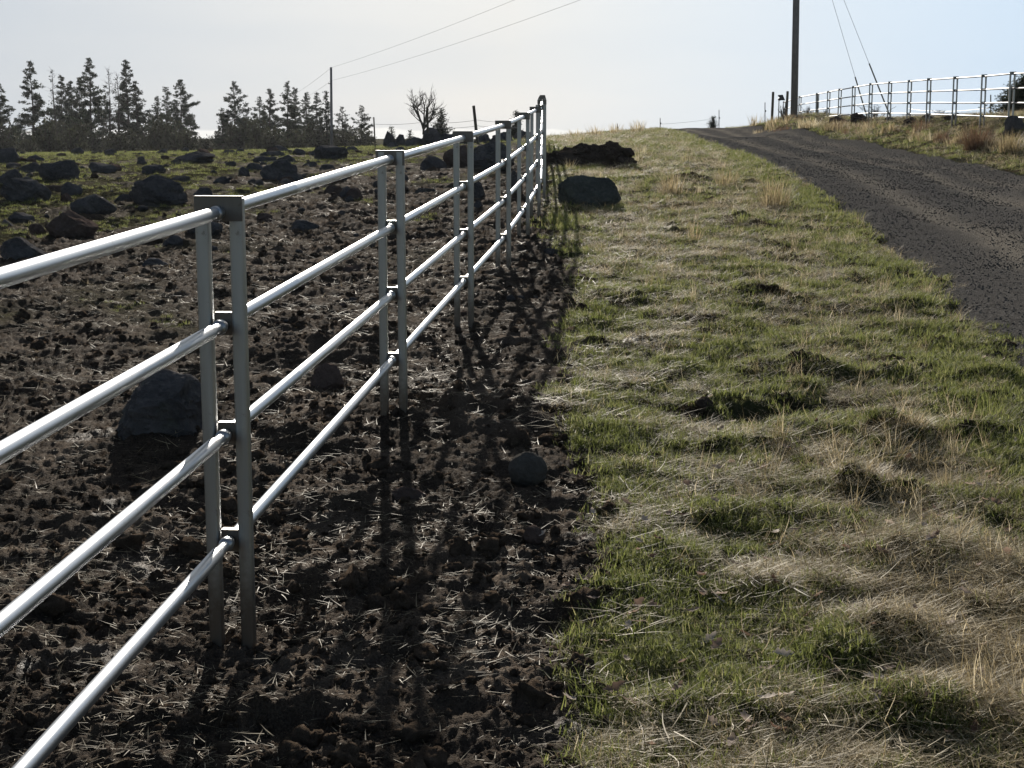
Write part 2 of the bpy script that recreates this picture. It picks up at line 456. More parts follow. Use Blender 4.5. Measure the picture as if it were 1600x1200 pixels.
def m_leafy(name, cols, transl=0.45, rough=0.6, spec=0.08):
    """blades and leaves: colour varies per blade (vertex colour 'tint') and per plant; light passes through"""
    m, n, l, out = new_mat(name)
    vc = n.new("ShaderNodeVertexColor"); vc.layer_name = "tint"
    sep = n.new("ShaderNodeSeparateColor"); l.new(vc.outputs[0], sep.inputs[0])
    oi = n.new("ShaderNodeObjectInfo")
    f = math_(n, l, 'ADD', math_(n, l, 'MULTIPLY', sep.outputs[0], 0.65), math_(n, l, 'MULTIPLY', oi.outputs['Random'], 0.35))
    k = len(cols)
    c = ramp(n, l, f, [(0.08 + 0.84 * i / (k - 1), cc) for i, cc in enumerate(cols)])
    d = n.new("ShaderNodeBsdfPrincipled"); l.new(c, d.inputs['Base Color']); d.inputs['Roughness'].default_value = rough
    d.inputs['Specular IOR Level'].default_value = spec
    t = n.new("ShaderNodeBsdfTranslucent"); l.new(c, t.inputs[0])
    mx = n.new("ShaderNodeMixShader"); mx.inputs[0].default_value = transl
    l.new(d.outputs[0], mx.inputs[1]); l.new(t.outputs[0], mx.inputs[2]); l.new(mx.outputs[0], out.inputs[0])
    return m

M = dict(
    ground=m_ground(), road=m_road(),
    basalt=m_rock("dark_basalt", (.045, .043, .044), (.085, .080, .079), (.15, .14, .135)),
    redrock=m_rock("reddish_basalt", (.055, .041, .036), (.10, .074, .063), (.16, .12, .10), .12),
    mossrock=m_rock("mossy_basalt", (.045, .050, .045), (.08, .086, .078), (.14, .143, .125), .35),
    smooth=m_rock("weathered_grey_stone", (.050, .047, .043), (.080, .075, .068), (.12, .112, .10), .1),
    dirt=m_rock("clodded_dark_soil", (.032, .024, .019), (.060, .046, .037), (.10, .08, .063), .0),
    galv=m_galv("galvanised_steel_rail", (.38, .395, .42), .27, .46, (.05, 2.2, 2.2)), galvpost=m_galv("galvanised_steel_post", (.40, .40, .385), .34, .52, (1.5, 1.5, .08), .24),
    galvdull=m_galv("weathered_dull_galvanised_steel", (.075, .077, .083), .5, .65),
    pole=m_plain("weathered_pole_timber", (.13, .12, .115), (.26, .24, .23), 9, .9, 0, (6, 6, .5)),
    wood=m_plain("grey_post_timber", (.06, .05, .038), (.15, .125, .09), 9, .9, 0, (6, 6, .6)),
    bark=m_plain("pine_bark", (.025, .019, .015), (.06, .045, .036), 5, .95),
    dead=m_plain("dead_grey_wood", (.06, .052, .046), (.13, .115, .10), 5, .95),
    wire=m_plain("dull_steel_wire", (.12, .12, .12), (.2, .2, .2), 20, .6, .6),
    dark=m_plain("dark_painted_metal", (.012, .012, .013), (.03, .03, .03), 20, .5),
    guard=m_plain("faded_guard_tube", (.20, .18, .14), (.3, .27, .2), 10, .7),
    tpost=m_plain("dull_green_steel", (.04, .045, .035), (.09, .09, .075), 10, .7),
    needles=m_leafy("pine_needles", [(.017, .025, .016), (.030, .042, .024), (.052, .068, .036)], .2, .7),
    scrub=m_leafy("scrub_oak_leaves", [(.024, .024, .016), (.038, .040, .026), (.060, .062, .036)], .25, .8),
    grass=m_leafy("green_grass_blades", [(.066, .074, .021), (.125, .145, .040), (.185, .205, .064), (.31, .285, .14)], .5),
    dry=m_leafy("dry_grass_stems", [(.12, .09, .05), (.29, .23, .125), (.48, .39, .235), (.74, .65, .47)], .45, .55, .10),
    straw=m_leafy("straw_bits", [(.12, .09, .055), (.31, .25, .155), (.54, .46, .32)], .35, .6, .12),
    rust=m_leafy("rusty_dry_weed", [(.085, .050, .030), (.17, .105, .065), (.26, .18, .115)], .35, .7),
    leaf=m_leafy("fallen_oak_leaf", [(.15, .092, .065), (.30, .22, .17), (.44, .37, .31)], .35, .7, .05),
    gravel=m_rock("road_gravel_stones", (.06, .058, .056), (.13, .125, .12), (.34, .325, .30), .0),
    clod=m_rock("mud_clods", (.033, .025, .019), (.080, .060, .045), (.15, .114, .085), .0),
)

# ---------------------------------------------------------------- object helpers
def link(o, parent=None):
    COL.objects.link(o)
    if parent is not None: o.parent = parent
    return o
def mesh_np(name, V, Fc, mat=None, smooth=False, tint=None):
    me = bpy.data.meshes.new(name)
    me.from_pydata([tuple(v) for v in V] if not isinstance(V, list) else V, [], Fc if isinstance(Fc, list) else Fc.tolist())
    if tint is not None:
        a = me.color_attributes.new("tint", 'FLOAT_COLOR', 'POINT')
        t = np.ones((len(V), 4), np.float32); t[:, 0] = tint; t[:, 1] = tint; t[:, 2] = tint
        a.data.foreach_set("color", t.ravel())
    if smooth: me.polygons.foreach_set("use_smooth", [True] * len(me.polygons))
    if mat: me.materials.append(mat)
    me.update(); return me
def obj(name, me, parent=None, loc=None, rot=None, scale=None):
    o = bpy.data.objects.new(name, me)
    link(o, parent)
    if loc is not None: o.location = loc
    if rot is not None: o.rotation_euler = rot
    if scale is not None: o.scale = scale
    return o
def tag(o, label=None, cat=None, group=None, kind=None):
    if label: o['label'] = label
    if cat: o['category'] = cat
    if group: o['group'] = group
    if kind: o['kind'] = kind
    return o
def empty(name, loc, label, cat, group=None, rz=0):
    o = bpy.data.objects.new(name, None); o.empty_display_size = 0.1
    link(o); o.location = loc; o.rotation_euler = (0, 0, rz)
    return tag(o, label, cat, group)

class MB:
    """gathers vertices and faces"""
    def __init__(s): s.v = []; s.f = []; s.t = []
    def add(s, V, Fc, tint=0.5):
        b = len(s.v); s.v += [tuple(v) for v in V]; s.f += [tuple(i + b for i in f) for f in Fc]
        s.t += [tint] * len(V)
    def tube(s, p0, p1, r0, r1=None, seg=8, cap=True, tint=.5):
        r1 = r0 if r1 is None else r1
        p0 = Vector(p0); p1 = Vector(p1); d = (p1 - p0)
        q = d.to_track_quat('Z', 'Y')
        V = []
        for p, r in ((p0, r0), (p1, r1)):
            for i in range(seg):
                a = 2 * math.pi * i / seg
                V.append(p + q @ Vector((r * math.cos(a), r * math.sin(a), 0)))
        Fc = [(i, (i + 1) % seg, seg + (i + 1) % seg, seg + i) for i in range(seg)]
        if cap: Fc += [tuple(range(seg - 1, -1, -1)), tuple(range(seg, 2 * seg))]
        s.add(V, Fc, tint)
    def path(s, pts, rad, seg=5, tint=.5):
        pts = [Vector(p) for p in pts]; V = []; n = len(pts)
        for k, p in enumerate(pts):
            d = (pts[min(k + 1, n - 1)] - pts[max(k - 1, 0)])
            q = d.to_track_quat('Z', 'Y'); r = rad[k]
            for i in range(seg):
                a = 2 * math.pi * i / seg
                V.append(p + q @ Vector((r * math.cos(a), r * math.sin(a), 0)))
        Fc = []
        for k in range(n - 1):
            for i in range(seg):
                j = (i + 1) % seg
                Fc.append((k * seg + i, k * seg + j, (k + 1) * seg + j, (k + 1) * seg + i))
        Fc += [tuple(range(seg - 1, -1, -1)), tuple(range((n - 1) * seg, n * seg))]
        s.add(V, Fc, tint)
    def box(s, c, size, M3=None):
        c = Vector(c); h = [x / 2 for x in size]
        V = []
        for sx, sy, sz in ((-1, -1, -1), (1, -1, -1), (1, 1, -1), (-1, 1, -1), (-1, -1, 1), (1, -1, 1), (1, 1, 1), (-1, 1, 1)):
            v = Vector((sx * h[0], sy * h[1], sz * h[2]))
            V.append(c + (M3 @ v if M3 else v))
        s.add(V, [(3, 2, 1, 0), (4, 5, 6, 7), (0, 1, 5, 4), (1, 2, 6, 5), (2, 3, 7, 6), (3, 0, 4, 7)])
    def mesh(s, name, mat, smooth=False, tint=False):
        return mesh_np(name, s.v, s.f, mat, smooth, np.array(s.t) if tint else None)

# ---------------------------------------------------------------- the ground sheet
def spaced(a, b, n): return np.linspace(a, b, n, endpoint=False)
sd = np.concatenate([[-5, -3, -2, -1.4, -1.0, -.8, -.65, -.55], spaced(-.5, -.37, 22), spaced(-.37, .37, 740), spaced(.37, .5, 22), [.5, .55, .65, .8, 1.0, 1.4, 2, 3, 5]])
Yr = np.concatenate([[-90, -50, -28, -16, -9, -5], spaced(-3, 3.4, 60), np.exp(spaced(math.log(3.4), math.log(52), 790)),
                     np.exp(spaced(math.log(52), math.log(130), 110)), np.exp(np.linspace(math.log(130), math.log(5000), 40))])
WW = np.where(Yr >= 0, Yr + 2, 2 - Yr)
GX = WW[:, None] * sd[None]; GY = np.repeat(Yr[:, None], len(sd), 1)
GZ = ground_z(GX, GY)
nr, nc = GX.shape
gi = np.arange(nr * nc).reshape(nr, nc)
gf = np.stack([gi[:-1, :-1], gi[:-1, 1:], gi[1:, 1:], gi[1:, :-1]], -1).reshape(-1, 4)
gme = bpy.data.meshes.new("ground")
gme.vertices.add(nr * nc); gme.vertices.foreach_set("co", np.stack([GX, GY, GZ], -1).astype(np.float32).ravel())
gme.loops.add(gf.size); gme.loops.foreach_set("vertex_index", gf.astype(np.int32).ravel())
gme.polygons.add(len(gf)); gme.polygons.foreach_set("loop_start", np.arange(0, gf.size, 4, dtype=np.int32))
gme.polygons.foreach_set("loop_total", np.full(len(gf), 4, np.int32))
gme.update(); gme.validate()
gme.polygons.foreach_set("use_smooth", np.ones(len(gf), bool))
VM = verge_mask(GX, GY); PM = pasture_mask(GX, GY)
WET = np.clip(fbm(GX * 1.1, GY * 1.1, 61, 4) * 2.2 - 0.45, 0, .42) * (1 - PM) * (1 - VM) * sstep(14, 7, GY)
WETSPOTS = []
for px, py, rr in [(330, 945, .12), (375, 955, .06), (905, 845, .13), (940, 790, .10), (885, 1130, .10), (560, 1040, .12), (1250, 620, .25), (985, 545, .2), (1000, 540, .3), (30, 1160, .10), (60, 1050, .12), (800, 1120, .08)]:
    p = on_ground(px, py); WETSPOTS.append((p.x, p.y, rr))
    WET = np.maximum(WET, np.exp(-((GX - p.x) ** 2 + (GY - p.y) ** 2) / rr ** 2) * (0.42 + 0.5 * fbm(GX * 14, GY * 14, 3, 3)))
ca = gme.color_attributes.new("cover", 'FLOAT_COLOR', 'POINT')
cc = np.ones((nr * nc, 4), np.float32)
cc[:, 0] = VM.ravel(); cc[:, 1] = PM.ravel(); cc[:, 2] = np.clip(WET, 0, 1).ravel()
ca.data.foreach_set("color", cc.ravel())
gme.materials.append(M['ground'])
ground = obj("ground", gme); tag(ground, kind='structure')

# ---------------------------------------------------------------- the gravel road
ry = np.concatenate([spaced(-60, 5, 20), np.exp(spaced(math.log(5), math.log(90), 420)), np.linspace(90, 118, 12)])
nt = 150
tt = np.linspace(-0.02, 1.02, nt)
el = road_l(ry); er = road_r(ry)
el = el + .22 * vnoise(el * 0 + 3.3, ry * .8, 93) + .12 * vnoise(el * 0 + 9.1, ry * 2.6, 94)
er = er + .22 * vnoise(er * 0 + 5.3, ry * .5, 95)
RX = el[:, None] * (1 - tt) + er[:, None] * tt
RY = np.repeat(ry[:, None], nt, 1)
rut = -0.035 * (np.exp(-((tt - .27) / .07) ** 2) + np.exp(-((tt - .60) / .07) ** 2))[None]
RZ = base_z(RX, RY) + rut + 0.016 * fbm(RX * 1.3, RY * 0.7, 71, 4) + 0.006 * fbm(RX * 9, RY * 9, 72, 2) \
     - 0.10 * (sstep(0.03, -0.02, tt) + sstep(0.97, 1.02, tt))[None] + 0.0
ri = np.arange(len(ry) * nt).reshape(len(ry), nt)
rf = np.stack([ri[:-1, :-1], ri[:-1, 1:], ri[1:, 1:], ri[1:, :-1]], -1).reshape(-1, 4)
rme = bpy.data.meshes.new("road")
rme.from_pydata(np.stack([RX, RY, RZ], -1).reshape(-1, 3).tolist(), [], rf.tolist())
rme.polygons.foreach_set("use_smooth", np.ones(len(rf), bool))
ca = rme.color_attributes.new("cover", 'FLOAT_COLOR', 'POINT')
cc = np.ones((RX.size, 4), np.float32)
trk = 1.15 * (np.exp(-((tt - .27) / .06) ** 2) + np.exp(-((tt - .60) / .06) ** 2) + .6 * np.exp(-((tt - .80) / .05) ** 2))[None] * (0.75 + 0.5 * fbm(RX * .5, RY * .2, 73, 3))
cc[:, 0] = np.clip(trk, 0, 1).ravel()
ca.data.foreach_set("color", cc.ravel())
rme.materials.append(M['road'])
tag(obj("road", rme), kind='structure')

# ---------------------------------------------------------------- pipe fences
def smooth_box_post(w, h, bev=0.009, seg=2):
    """hollow-section post: rounded square outline, vertical, base at z=0"""
    pts = []
    r = bev; k = w / 2 - r
    for cx, cy, a0 in ((k, k, 0), (-k, k, 90), (-k, -k, 180), (k, -k, 270)):
        for i in range(seg + 2):
            a = R(a0 + 90 * i / (seg + 1)); pts.append((cx + r * math.cos(a), cy + r * math.sin(a)))
    n = len(pts)
    V = [(x, y, 0) for x, y in pts] + [(x, y, h) for x, y in pts]
    Fc = [(i, (i + 1) % n, n + (i + 1) % n, n + i) for i in range(n)] + [tuple(range(n, 2 * n)), tuple(range(n - 1, -1, -1))]
    return V, Fc
def lathe_x(profile, seg=20):
    """profile (x, r) turned about the X axis"""
    V = []; n = len(profile)
    for x, r in profile:
        for i in range(seg):
            a = 2 * math.pi * i / seg; V.append((x, r * math.cos(a), r * math.sin(a)))
    Fc = []
    for k in range(n - 1):
        for i in range(seg):
            j = (i + 1) % seg; Fc.append((k * seg + i, (k + 1) * seg + i, (k + 1) * seg + j, k * seg + j))
    Fc += [tuple(range(seg)), tuple(range(n * seg - 1, (n - 1) * seg - 1, -1))]
    return V, Fc
def set_auto(me, ang=40):
    me.polygons.foreach_set("use_smooth", [True] * len(me.polygons))
    try: me.set_sharp_from_angle(angle=R(ang))
    except Exception: pass

POST_H = 1.4; BURY = 0.22; PW = 0.042; GAP = 0.050; RAIL_H = (1.362, 1.02, 0.68, 0.34)
V, Fc = smooth_box_post(PW, POST_H + BURY); post_me = mesh_np("fence_post", V, Fc, M['galvpost']); set_auto(post_me, 35)
b = MB(); b.box((0, 0, 0), (GAP * 2 + PW + 0.004, .006, .075)); b.box((0, .011, .0355), (GAP * 2 + PW + 0.004, .028, .005))
cap_me = b.mesh("top_plate", M['galvpost'])
b = MB(); b.box((0, 0, 0), (GAP * 2 - PW - 0.002, .007, .070)); b.box((0, .012, .0325), (GAP * 2 - PW - 0.002, .026, .005))
brace_me = b.mesh("cross_plate", M['galvpost'])
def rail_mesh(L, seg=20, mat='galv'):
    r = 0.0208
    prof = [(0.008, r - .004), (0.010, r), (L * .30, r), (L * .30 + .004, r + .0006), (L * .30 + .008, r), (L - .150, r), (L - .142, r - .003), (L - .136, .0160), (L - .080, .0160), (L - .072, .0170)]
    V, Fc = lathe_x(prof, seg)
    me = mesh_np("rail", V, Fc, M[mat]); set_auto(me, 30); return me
def collar_mesh(seg=20):
    V, Fc = lathe_x([(-.072, .0160), (-.068, .0205), (-.050, .0232), (-.030, .0210), (-.010, .0160)], seg)
    me = mesh_np("coupling", V, Fc, M['galv']); set_auto(me, 60); return me
coll_me = collar_mesh()
def pipe_fence(name, pts, label, group=None, mat='galv'):
    """pts: ground points of the post pairs"""
    pts = [Vector(p) for p in pts]
    root = empty(name, pts[0], label, "fence", group)
    def put(n, me, loc, rot, par=root, lab=None):
        o = obj(n, me, par); o.location = Vector(loc) - (root.location if par is root else Vector()); o.rotation_euler = rot
        return o
    for i, p in enumerate(pts):
        d = pts[min(i + 1, len(pts) - 1)] - pts[max(i - 1, 0)]
        az = math.atan2(d.y, d.x)
        nx = Vector((math.sin(az), -math.cos(az), 0))
        tilt = random.uniform(-.006, .006)
        for s in (-1, 1):
            put("post", post_me, p + nx * (s * GAP) - Vector((0, 0, BURY)), (random.uniform(-.004, .004), tilt, az))
        put("top_plate", cap_me, p + Vector((0, 0, POST_H - .030)) - Vector((math.cos(az), math.sin(az), 0)) * (PW / 2 + .005), (0, 0, az + math.pi / 2 + math.pi))
        for h in RAIL_H[1:]:
            put("cross_plate", brace_me, p + Vector((0, 0, h)), (0, 0, az + math.pi / 2 + math.pi))
        if i + 1 < len(pts):
            q = pts[i + 1]
            for h in RAIL_H:
                a = p + Vector((0, 0, h)); c = q + Vector((0, 0, h + random.uniform(-.004, .004)))
                v = c - a; L = v.length
                rz = math.atan2(v.y, v.x); ryy = -math.asin(v.z / L)
                ro = put("rail", rail_mesh(L, 20, mat), a, (0, ryy, rz))
                co = obj("coupling", coll_me, ro); co.location = (L, 0, 0)
    return root
NF = []
for n in (-2, -1, 0, 1, 2, 3):
    NF.append((1.4 * (-.627 + .19 * n), 4.66 + 3.2 * n, EYE - 1.58 + .1085 * n))
NF += [(.127, 17.2, EYE - 1.135), (.298, 19.9, EYE - 1.02), (.41, 22.2, EYE - .95)]
for k, (D, yt) in enumerate([(25.0, 156.5), (28.2, 154.2), (31.4, 152.6), (34.6, 151.4), (37.8, 150.5), (41.0, 149.7), (44.2, 149)]):
    p = at(846.8 + .15 * k, yt, D); NF.append((p.x, p.y, p.z - POST_H))
pipe_fence("pipe_fence", NF, "shiny galvanised steel pipe fence with paired posts running up the muddy pasture edge")
FF = []
for n in range(-3, 14):
    D = 37.4 + 3.24 * n
    yb = np.interp(D, [27, 37.4, 46.3, 56.1, 61.6, 70, 73, 82], [222, 205.5, 196.8, 191.2, 193.3, 195.5, 198, 204])
    x = np.interp(D, [27, 37.4, 46.3, 56.1, 61.6, 70, 73, 82], [1795, 1578, 1457, 1365, 1320, 1275, 1249, 1215])
    FF.append(at(x, yb, D))
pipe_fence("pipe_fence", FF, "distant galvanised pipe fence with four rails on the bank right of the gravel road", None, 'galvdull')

# ---------------------------------------------------------------- rocks
def ico(sub):
    bm = bmesh.new(); bmesh.ops.create_icosphere(bm, subdivisions=sub, radius=1.0)
    V = np.array([v.co[:] for v in bm.verts]); Fc = [[v.index for v in f.verts] for f in bm.faces]; bm.free(); return V, Fc
ICO = {k: ico(k) for k in (1, 2, 3, 4, 5)}
def n3(V, s, seed):
    return (vnoise(V[:, 0] * s + 3.1 * V[:, 2] * s * .37, V[:, 1] * s - V[:, 2] * s * .61, seed) + vnoise(V[:, 2] * s + 5.7, V[:, 0] * s * .8 - V[:, 1] * s * .5, seed + 1)) * .7
def rock_mesh(name, seed, sub=4, size=(1, 1, 1), cuts=7, rough=.10, mat='basalt', peak=None, round_=False):
    V, Fc = ICO[sub]; V = V.copy(); rg = np.random.default_rng(seed)
    if not round_:
        for k in range(cuts):
            d = rg.normal(size=3); d[2] = abs(d[2]) * .8 + .05; d /= np.linalg.norm(d)
            off = rg.uniform(.52, .85)
            s = V @ d; over = np.maximum(s - off, 0)
            V -= d[None] * (over * .93)[:, None]
    L = np.linalg.norm(V, axis=1)[:, None]; nrm = V / np.maximum(L, 1e-6)
    amp = rough * (1.0 * n3(V, 1.7, seed) + .5 * n3(V, 4.1, seed + 5) + .28 * n3(V, 9.5, seed + 9))
    if sub >= 4: amp = amp + rough * .26 * n3(V, 19, seed + 13)
    V = V + nrm * amp[:, None]
    if peak is not None: V[:, 0] += peak * np.clip(V[:, 2], 0, 1)
    lo = V.min(0); hi = V.max(0)
    V = (V - (lo + hi) / 2) / (hi - lo)                       # unit box
    V = V * np.array(size); 
    me = mesh_np(name, V, Fc, M[mat]); set_auto(me, 28 if not round_ else 60); return me

def place_rock(px, py, w, h, label, seed, mat='basalt', sub=4, name="boulder", depth=0.75, peak=None, cuts=7, rough=.10, round_=False, D=None, cat="rock", group=None, sink=.22, flat=None):
    p = on_ground(px, py - 1) if D is None else at(px, py, D)
    W = w / F * p.y; H = h / F * p.y
    Hs = H / (1 - sink)
    me = rock_mesh(name, seed, sub, (W, W * depth, Hs), cuts, rough, mat, peak, round_)
    o = obj(name, me, None, (p.x, p.y + W * depth * .3, p.z + H - Hs / 2), (0, 0, random.uniform(-.25, .25)))
    tag(o, label, cat, group); return o
BR = [  # x, y base, w, h, label, material, options
    (248, 700, 152, 114, "big rounded dark boulder behind the nearest pair of fence posts", 'basalt', dict(sub=5, depth=.8, rough=.13)),
    (510, 612, 60, 40, "brown lump of rock on the straw just left of the second post pair", 'redrock', dict()),
    (825, 762, 64, 52, "smooth rounded grey stone alone in the fence shadows right of the fence", 'smooth', dict(round_=True, rough=.06, sub=5, sink=.12)),
    (922, 326, 100, 50, "wide mossy boulder on the grass just right of the far fence end", 'mossrock', dict(sub=5, depth=.5, rough=.12)),
    (245, 324, 92, 48, "largest blocky black boulder in the pasture, left of the nearest post top", 'basalt', dict(sub=5, cuts=9, rough=.12)),
    (38, 319, 74, 40, "big slab-sided boulder near the left picture edge, sloping down to the right", 'basalt', dict(sub=5, peak=-.3)),
    (14, 292, 44, 27, "dark rock leaning behind the slab-sided boulder at the left picture edge", 'basalt', dict()),
    (88, 285, 62, 33, "broad domed boulder in the grassy pasture below the leftmost tall pine", 'basalt', dict(sub=5)),
    (45, 273, 38, 18, "low humped rock touching the left end of the broad domed boulder", 'basalt', dict()),
    (12, 258, 36, 26, "dark rock mound cut by the left picture edge under the trees", 'basalt', dict()),
    (53, 255, 28, 12, "small dark rock standing alone above the low humped rock", 'basalt', dict()),
    (158, 273, 44, 18, "long low boulder right of the broad domed boulder, tapering to the right", 'basalt', dict(peak=-.4)),
    (109, 308, 36, 22, "rounded rock between the slab-sided boulder and the largest blocky boulder", 'basalt', dict()),
    (140, 340, 74, 35, "dark pointed boulder half way between fence rail and broad domed boulder", 'basalt', dict(sub=5)),
    (108, 375, 82, 44, "wide reddish boulder just above the top fence rail on the left", 'redrock', dict(sub=5)),
    (31, 349, 40, 16, "low flat rock on the grass left of the wide reddish boulder", 'basalt', dict()),
    (8, 359, 24, 15, "small dark rock at the left picture edge below the low flat rock", 'basalt', dict()),
    (57, 368, 28, 17, "small wedge shaped rock touching the left side of the wide reddish boulder", 'redrock', dict()),
    (32, 408, 78, 36, "pyramid shaped dark boulder behind the top rail at the left picture edge", 'basalt', dict(sub=5)),
    (220, 253, 12, 8, "tiny square block alone on the bright grass above the largest blocky boulder", 'basalt', dict(cuts=10)),
    (238, 274, 38, 15, "flat jagged rock directly above the largest blocky boulder", 'basalt', dict()),
    (302, 258, 64, 20, "jagged ridge shaped rock with its peak to the right, under the pine gap", 'basalt', dict(peak=.5, rough=.16)),
    (280, 287, 32, 11, "flat loaf shaped rock right of the largest blocky boulder", 'basalt', dict()),
    (438, 286, 68, 35, "two-toned boulder with a pale ledge, above the top rail between the first posts", 'basalt', dict(sub=5, cuts=8)),
    (381, 278, 18, 16, "small upright rock left of the two-toned boulder", 'basalt', dict()),
    (397, 269, 30, 13, "low broken rock just above left of the two-toned boulder", 'basalt', dict()),
    (411, 256, 36, 11, "long flat rock behind the two-toned boulder", 'basalt', dict()),
    (447, 257, 36, 14, "humped grey rock right behind the two-toned boulder's peak", 'basalt', dict()),
    (345, 289, 26, 12, "squat rock among the straw left of the two-toned boulder", 'basalt', dict()),
    (437, 239, 27, 11, "dark block at the far grass edge below the middle pines", 'basalt', dict()),
    (515, 251, 56, 23, "long dark double-humped boulder at the foot of the far utility pole", 'basalt', dict(rough=.14)),
    (489, 262, 14, 9, "little round rock below the long double-humped boulder", 'basalt', dict()),
    (512, 269, 28, 11, "low lumpy rock under the left part of the long double-humped boulder", 'basalt', dict()),
    (268, 389, 36, 19, "rounded rock just under the top rail left of the nearest post", 'basalt', dict()),
    (318, 372, 56, 28, "dark rock half hidden by the nearest post's top plate", 'basalt', dict()),
    (473, 363, 52, 18, "flat black slab lying in the mud between the first and second posts", 'basalt', dict(cuts=9)),
    (413, 349, 24, 15, "small pointed rock in the mud left of the flat black slab", 'redrock', dict()),
    (240, 421, 42, 16, "low dark rock in grass between top rail and second rail on the left", 'basalt', dict()),
    (677, 270, 42, 25, "house shaped dark rock framed by the rails between second and third posts", 'basalt', dict(cuts=8)),
    (767, 268, 74, 46, "big dark rock mass behind the third and fourth post pairs", 'basalt', dict(sub=5, rough=.14)),
    (715, 262, 46, 34, "reddish rock beside the third post pair, left of the big dark mass", 'redrock', dict()),
    (747, 313, 24, 28, "narrow upright rock right of the third post pair", 'basalt', dict()),
    (804, 308, 24, 40, "dark upright rock between the fourth and fifth post pairs", 'basalt', dict()),
    (746, 332, 20, 17, "small rock at the foot of the narrow upright rock", 'basalt', dict()),
    (664, 305, 34, 10, "pale flat slab lying in the mud between second and third posts", 'smooth', dict()),
    (1213, 796, 36, 17, "small grey stone half buried in dry grass on the right", 'smooth', dict()),
    (1102, 640, 32, 18, "dark round clod of earth in the bare patch of the verge", 'dirt', dict()),
    (640, 797, 60, 34, "reddish brown lump of rock below the second post pair", 'redrock', dict(rough=.12)),
    (835, 850, 36, 26, "small earthy stone below the smooth rounded grey stone", 'redrock', dict()),
    (1586, 212, 34, 30, "black rock on the bank at the foot of the right edge conifer", 'basalt', dict()),
]
seed = 100
for x, y, w, h, lab, mt, kw in BR:
    seed += 7
    place_rock(x, y, w, h, lab, seed, mt, **kw)
for x, y, w, h, D, lab in [(1343, 188, 26, 12, 59, "dark heap of earth at the foot of the left guy wire"), (1424, 195, 24, 12, 50, "dark clod of earth under the distant fence right of the guy wires"),
                           (1452, 192, 34, 13, 49, "wide dark clod under the middle bay of the distant fence"), (1492, 191, 30, 14, 47, "dark lump of earth behind the small rusty weed on the bank"),
                           (1530, 190, 40, 13, 46, "long dark lump of earth behind the big rusty weed on the bank"), (1562, 194, 28, 13, 43, "dark lump of earth left of the black rock on the bank"), (1392, 192, 22, 10, 54, "small dark clod at the foot of the right guy wire"),
                           (1310, 192, 30, 10, 60, "low dark clod on the bank between utility pole and guy wires")]:
    seed += 7
    place_rock(x, y + 3, w, h + 3, lab, seed, 'dirt', D=D, name="earth_clod", sub=3, rough=.28, cuts=1, cat="dirt clod")
# heap of rocks behind the second bay: each rock its own thing
HEAP = [
    (608, 224, 20, 19, "upright block, left of the two on top of the rock heap beyond the second post", 58),
    (626, 226, 19, 16, "upright block, right of the two on top of the rock heap beyond the second post", 58),
    (678, 224, 42, 24, "dark dome of rock at the foot of the bare tree", 56),
    (612, 240, 34, 18, "lower left rock of the heap beyond the second post", 54),
    (640, 243, 36, 24, "lower right rock of the heap beyond the second post", 54),
    (655, 232, 30, 18, "middle rock between the heap and the bare tree", 56),
    (700, 226, 30, 18, "rock right of the dark dome below the bare tree", 56),
    (722, 232, 40, 26, "rock below the leaning wooden fence post", 54),
    (752, 228, 34, 22, "rock right of the leaning wooden fence post", 55),
    (690, 248, 46, 26, "wide rock in front of the dark dome by the bare tree", 50),
    (785, 232, 40, 26, "rock behind the fourth post pair at the skyline", 55),
    (820, 225, 36, 22, "rock behind the fifth post pair at the skyline", 56),
    (655, 258, 36, 18, "low rock left of the house shaped rock", 45),
]
for x, y, w, h, lab, D in HEAP:
    seed += 7
    place_rock(x, y + 4, w, h + 4, lab, seed, 'basalt', D=D, name="boulder", sub=4, rough=.13)
# the dirt heap at the far end of the fence
root = empty("dirt_heap", on_ground(925, 262), "long heap of dark lumpy dug earth at the far right end of the fence", "dirt heap")
p = on_ground(922, 262); W = 150 / F * p.y
me = rock_mesh("mound", 890, 5, (W, W * .55, .80), 0, .16, 'dirt')
obj("mound", me, root, p + Vector((0, W * .2, .02)) - root.location)
rg_ = np.random.default_rng(77)
for k in range(34):
    a_ = rg_.uniform(-1, 1); b_ = rg_.uniform(-1, .5); q = math.sqrt(max(0, 1 - .8 * a_ * a_ - .7 * b_ * b_))
    ws = rg_.uniform(.16, .42)
    me = rock_mesh("earth_lump", 900 + k, 4, (ws, ws * .8, ws * rg_.uniform(.55, .85)), 3 if k % 2 else 0, .30, 'dirt')
    obj("earth_lump", me, root, p + Vector((a_ * W * .47, W * .2 + b_ * W * .27, .02 + .36 * q + (.05 if a_ > .3 else -.03))) - root.location, (rg_.uniform(-.4, .4), rg_.uniform(-.4, .4), rg_.uniform(0, 6)))
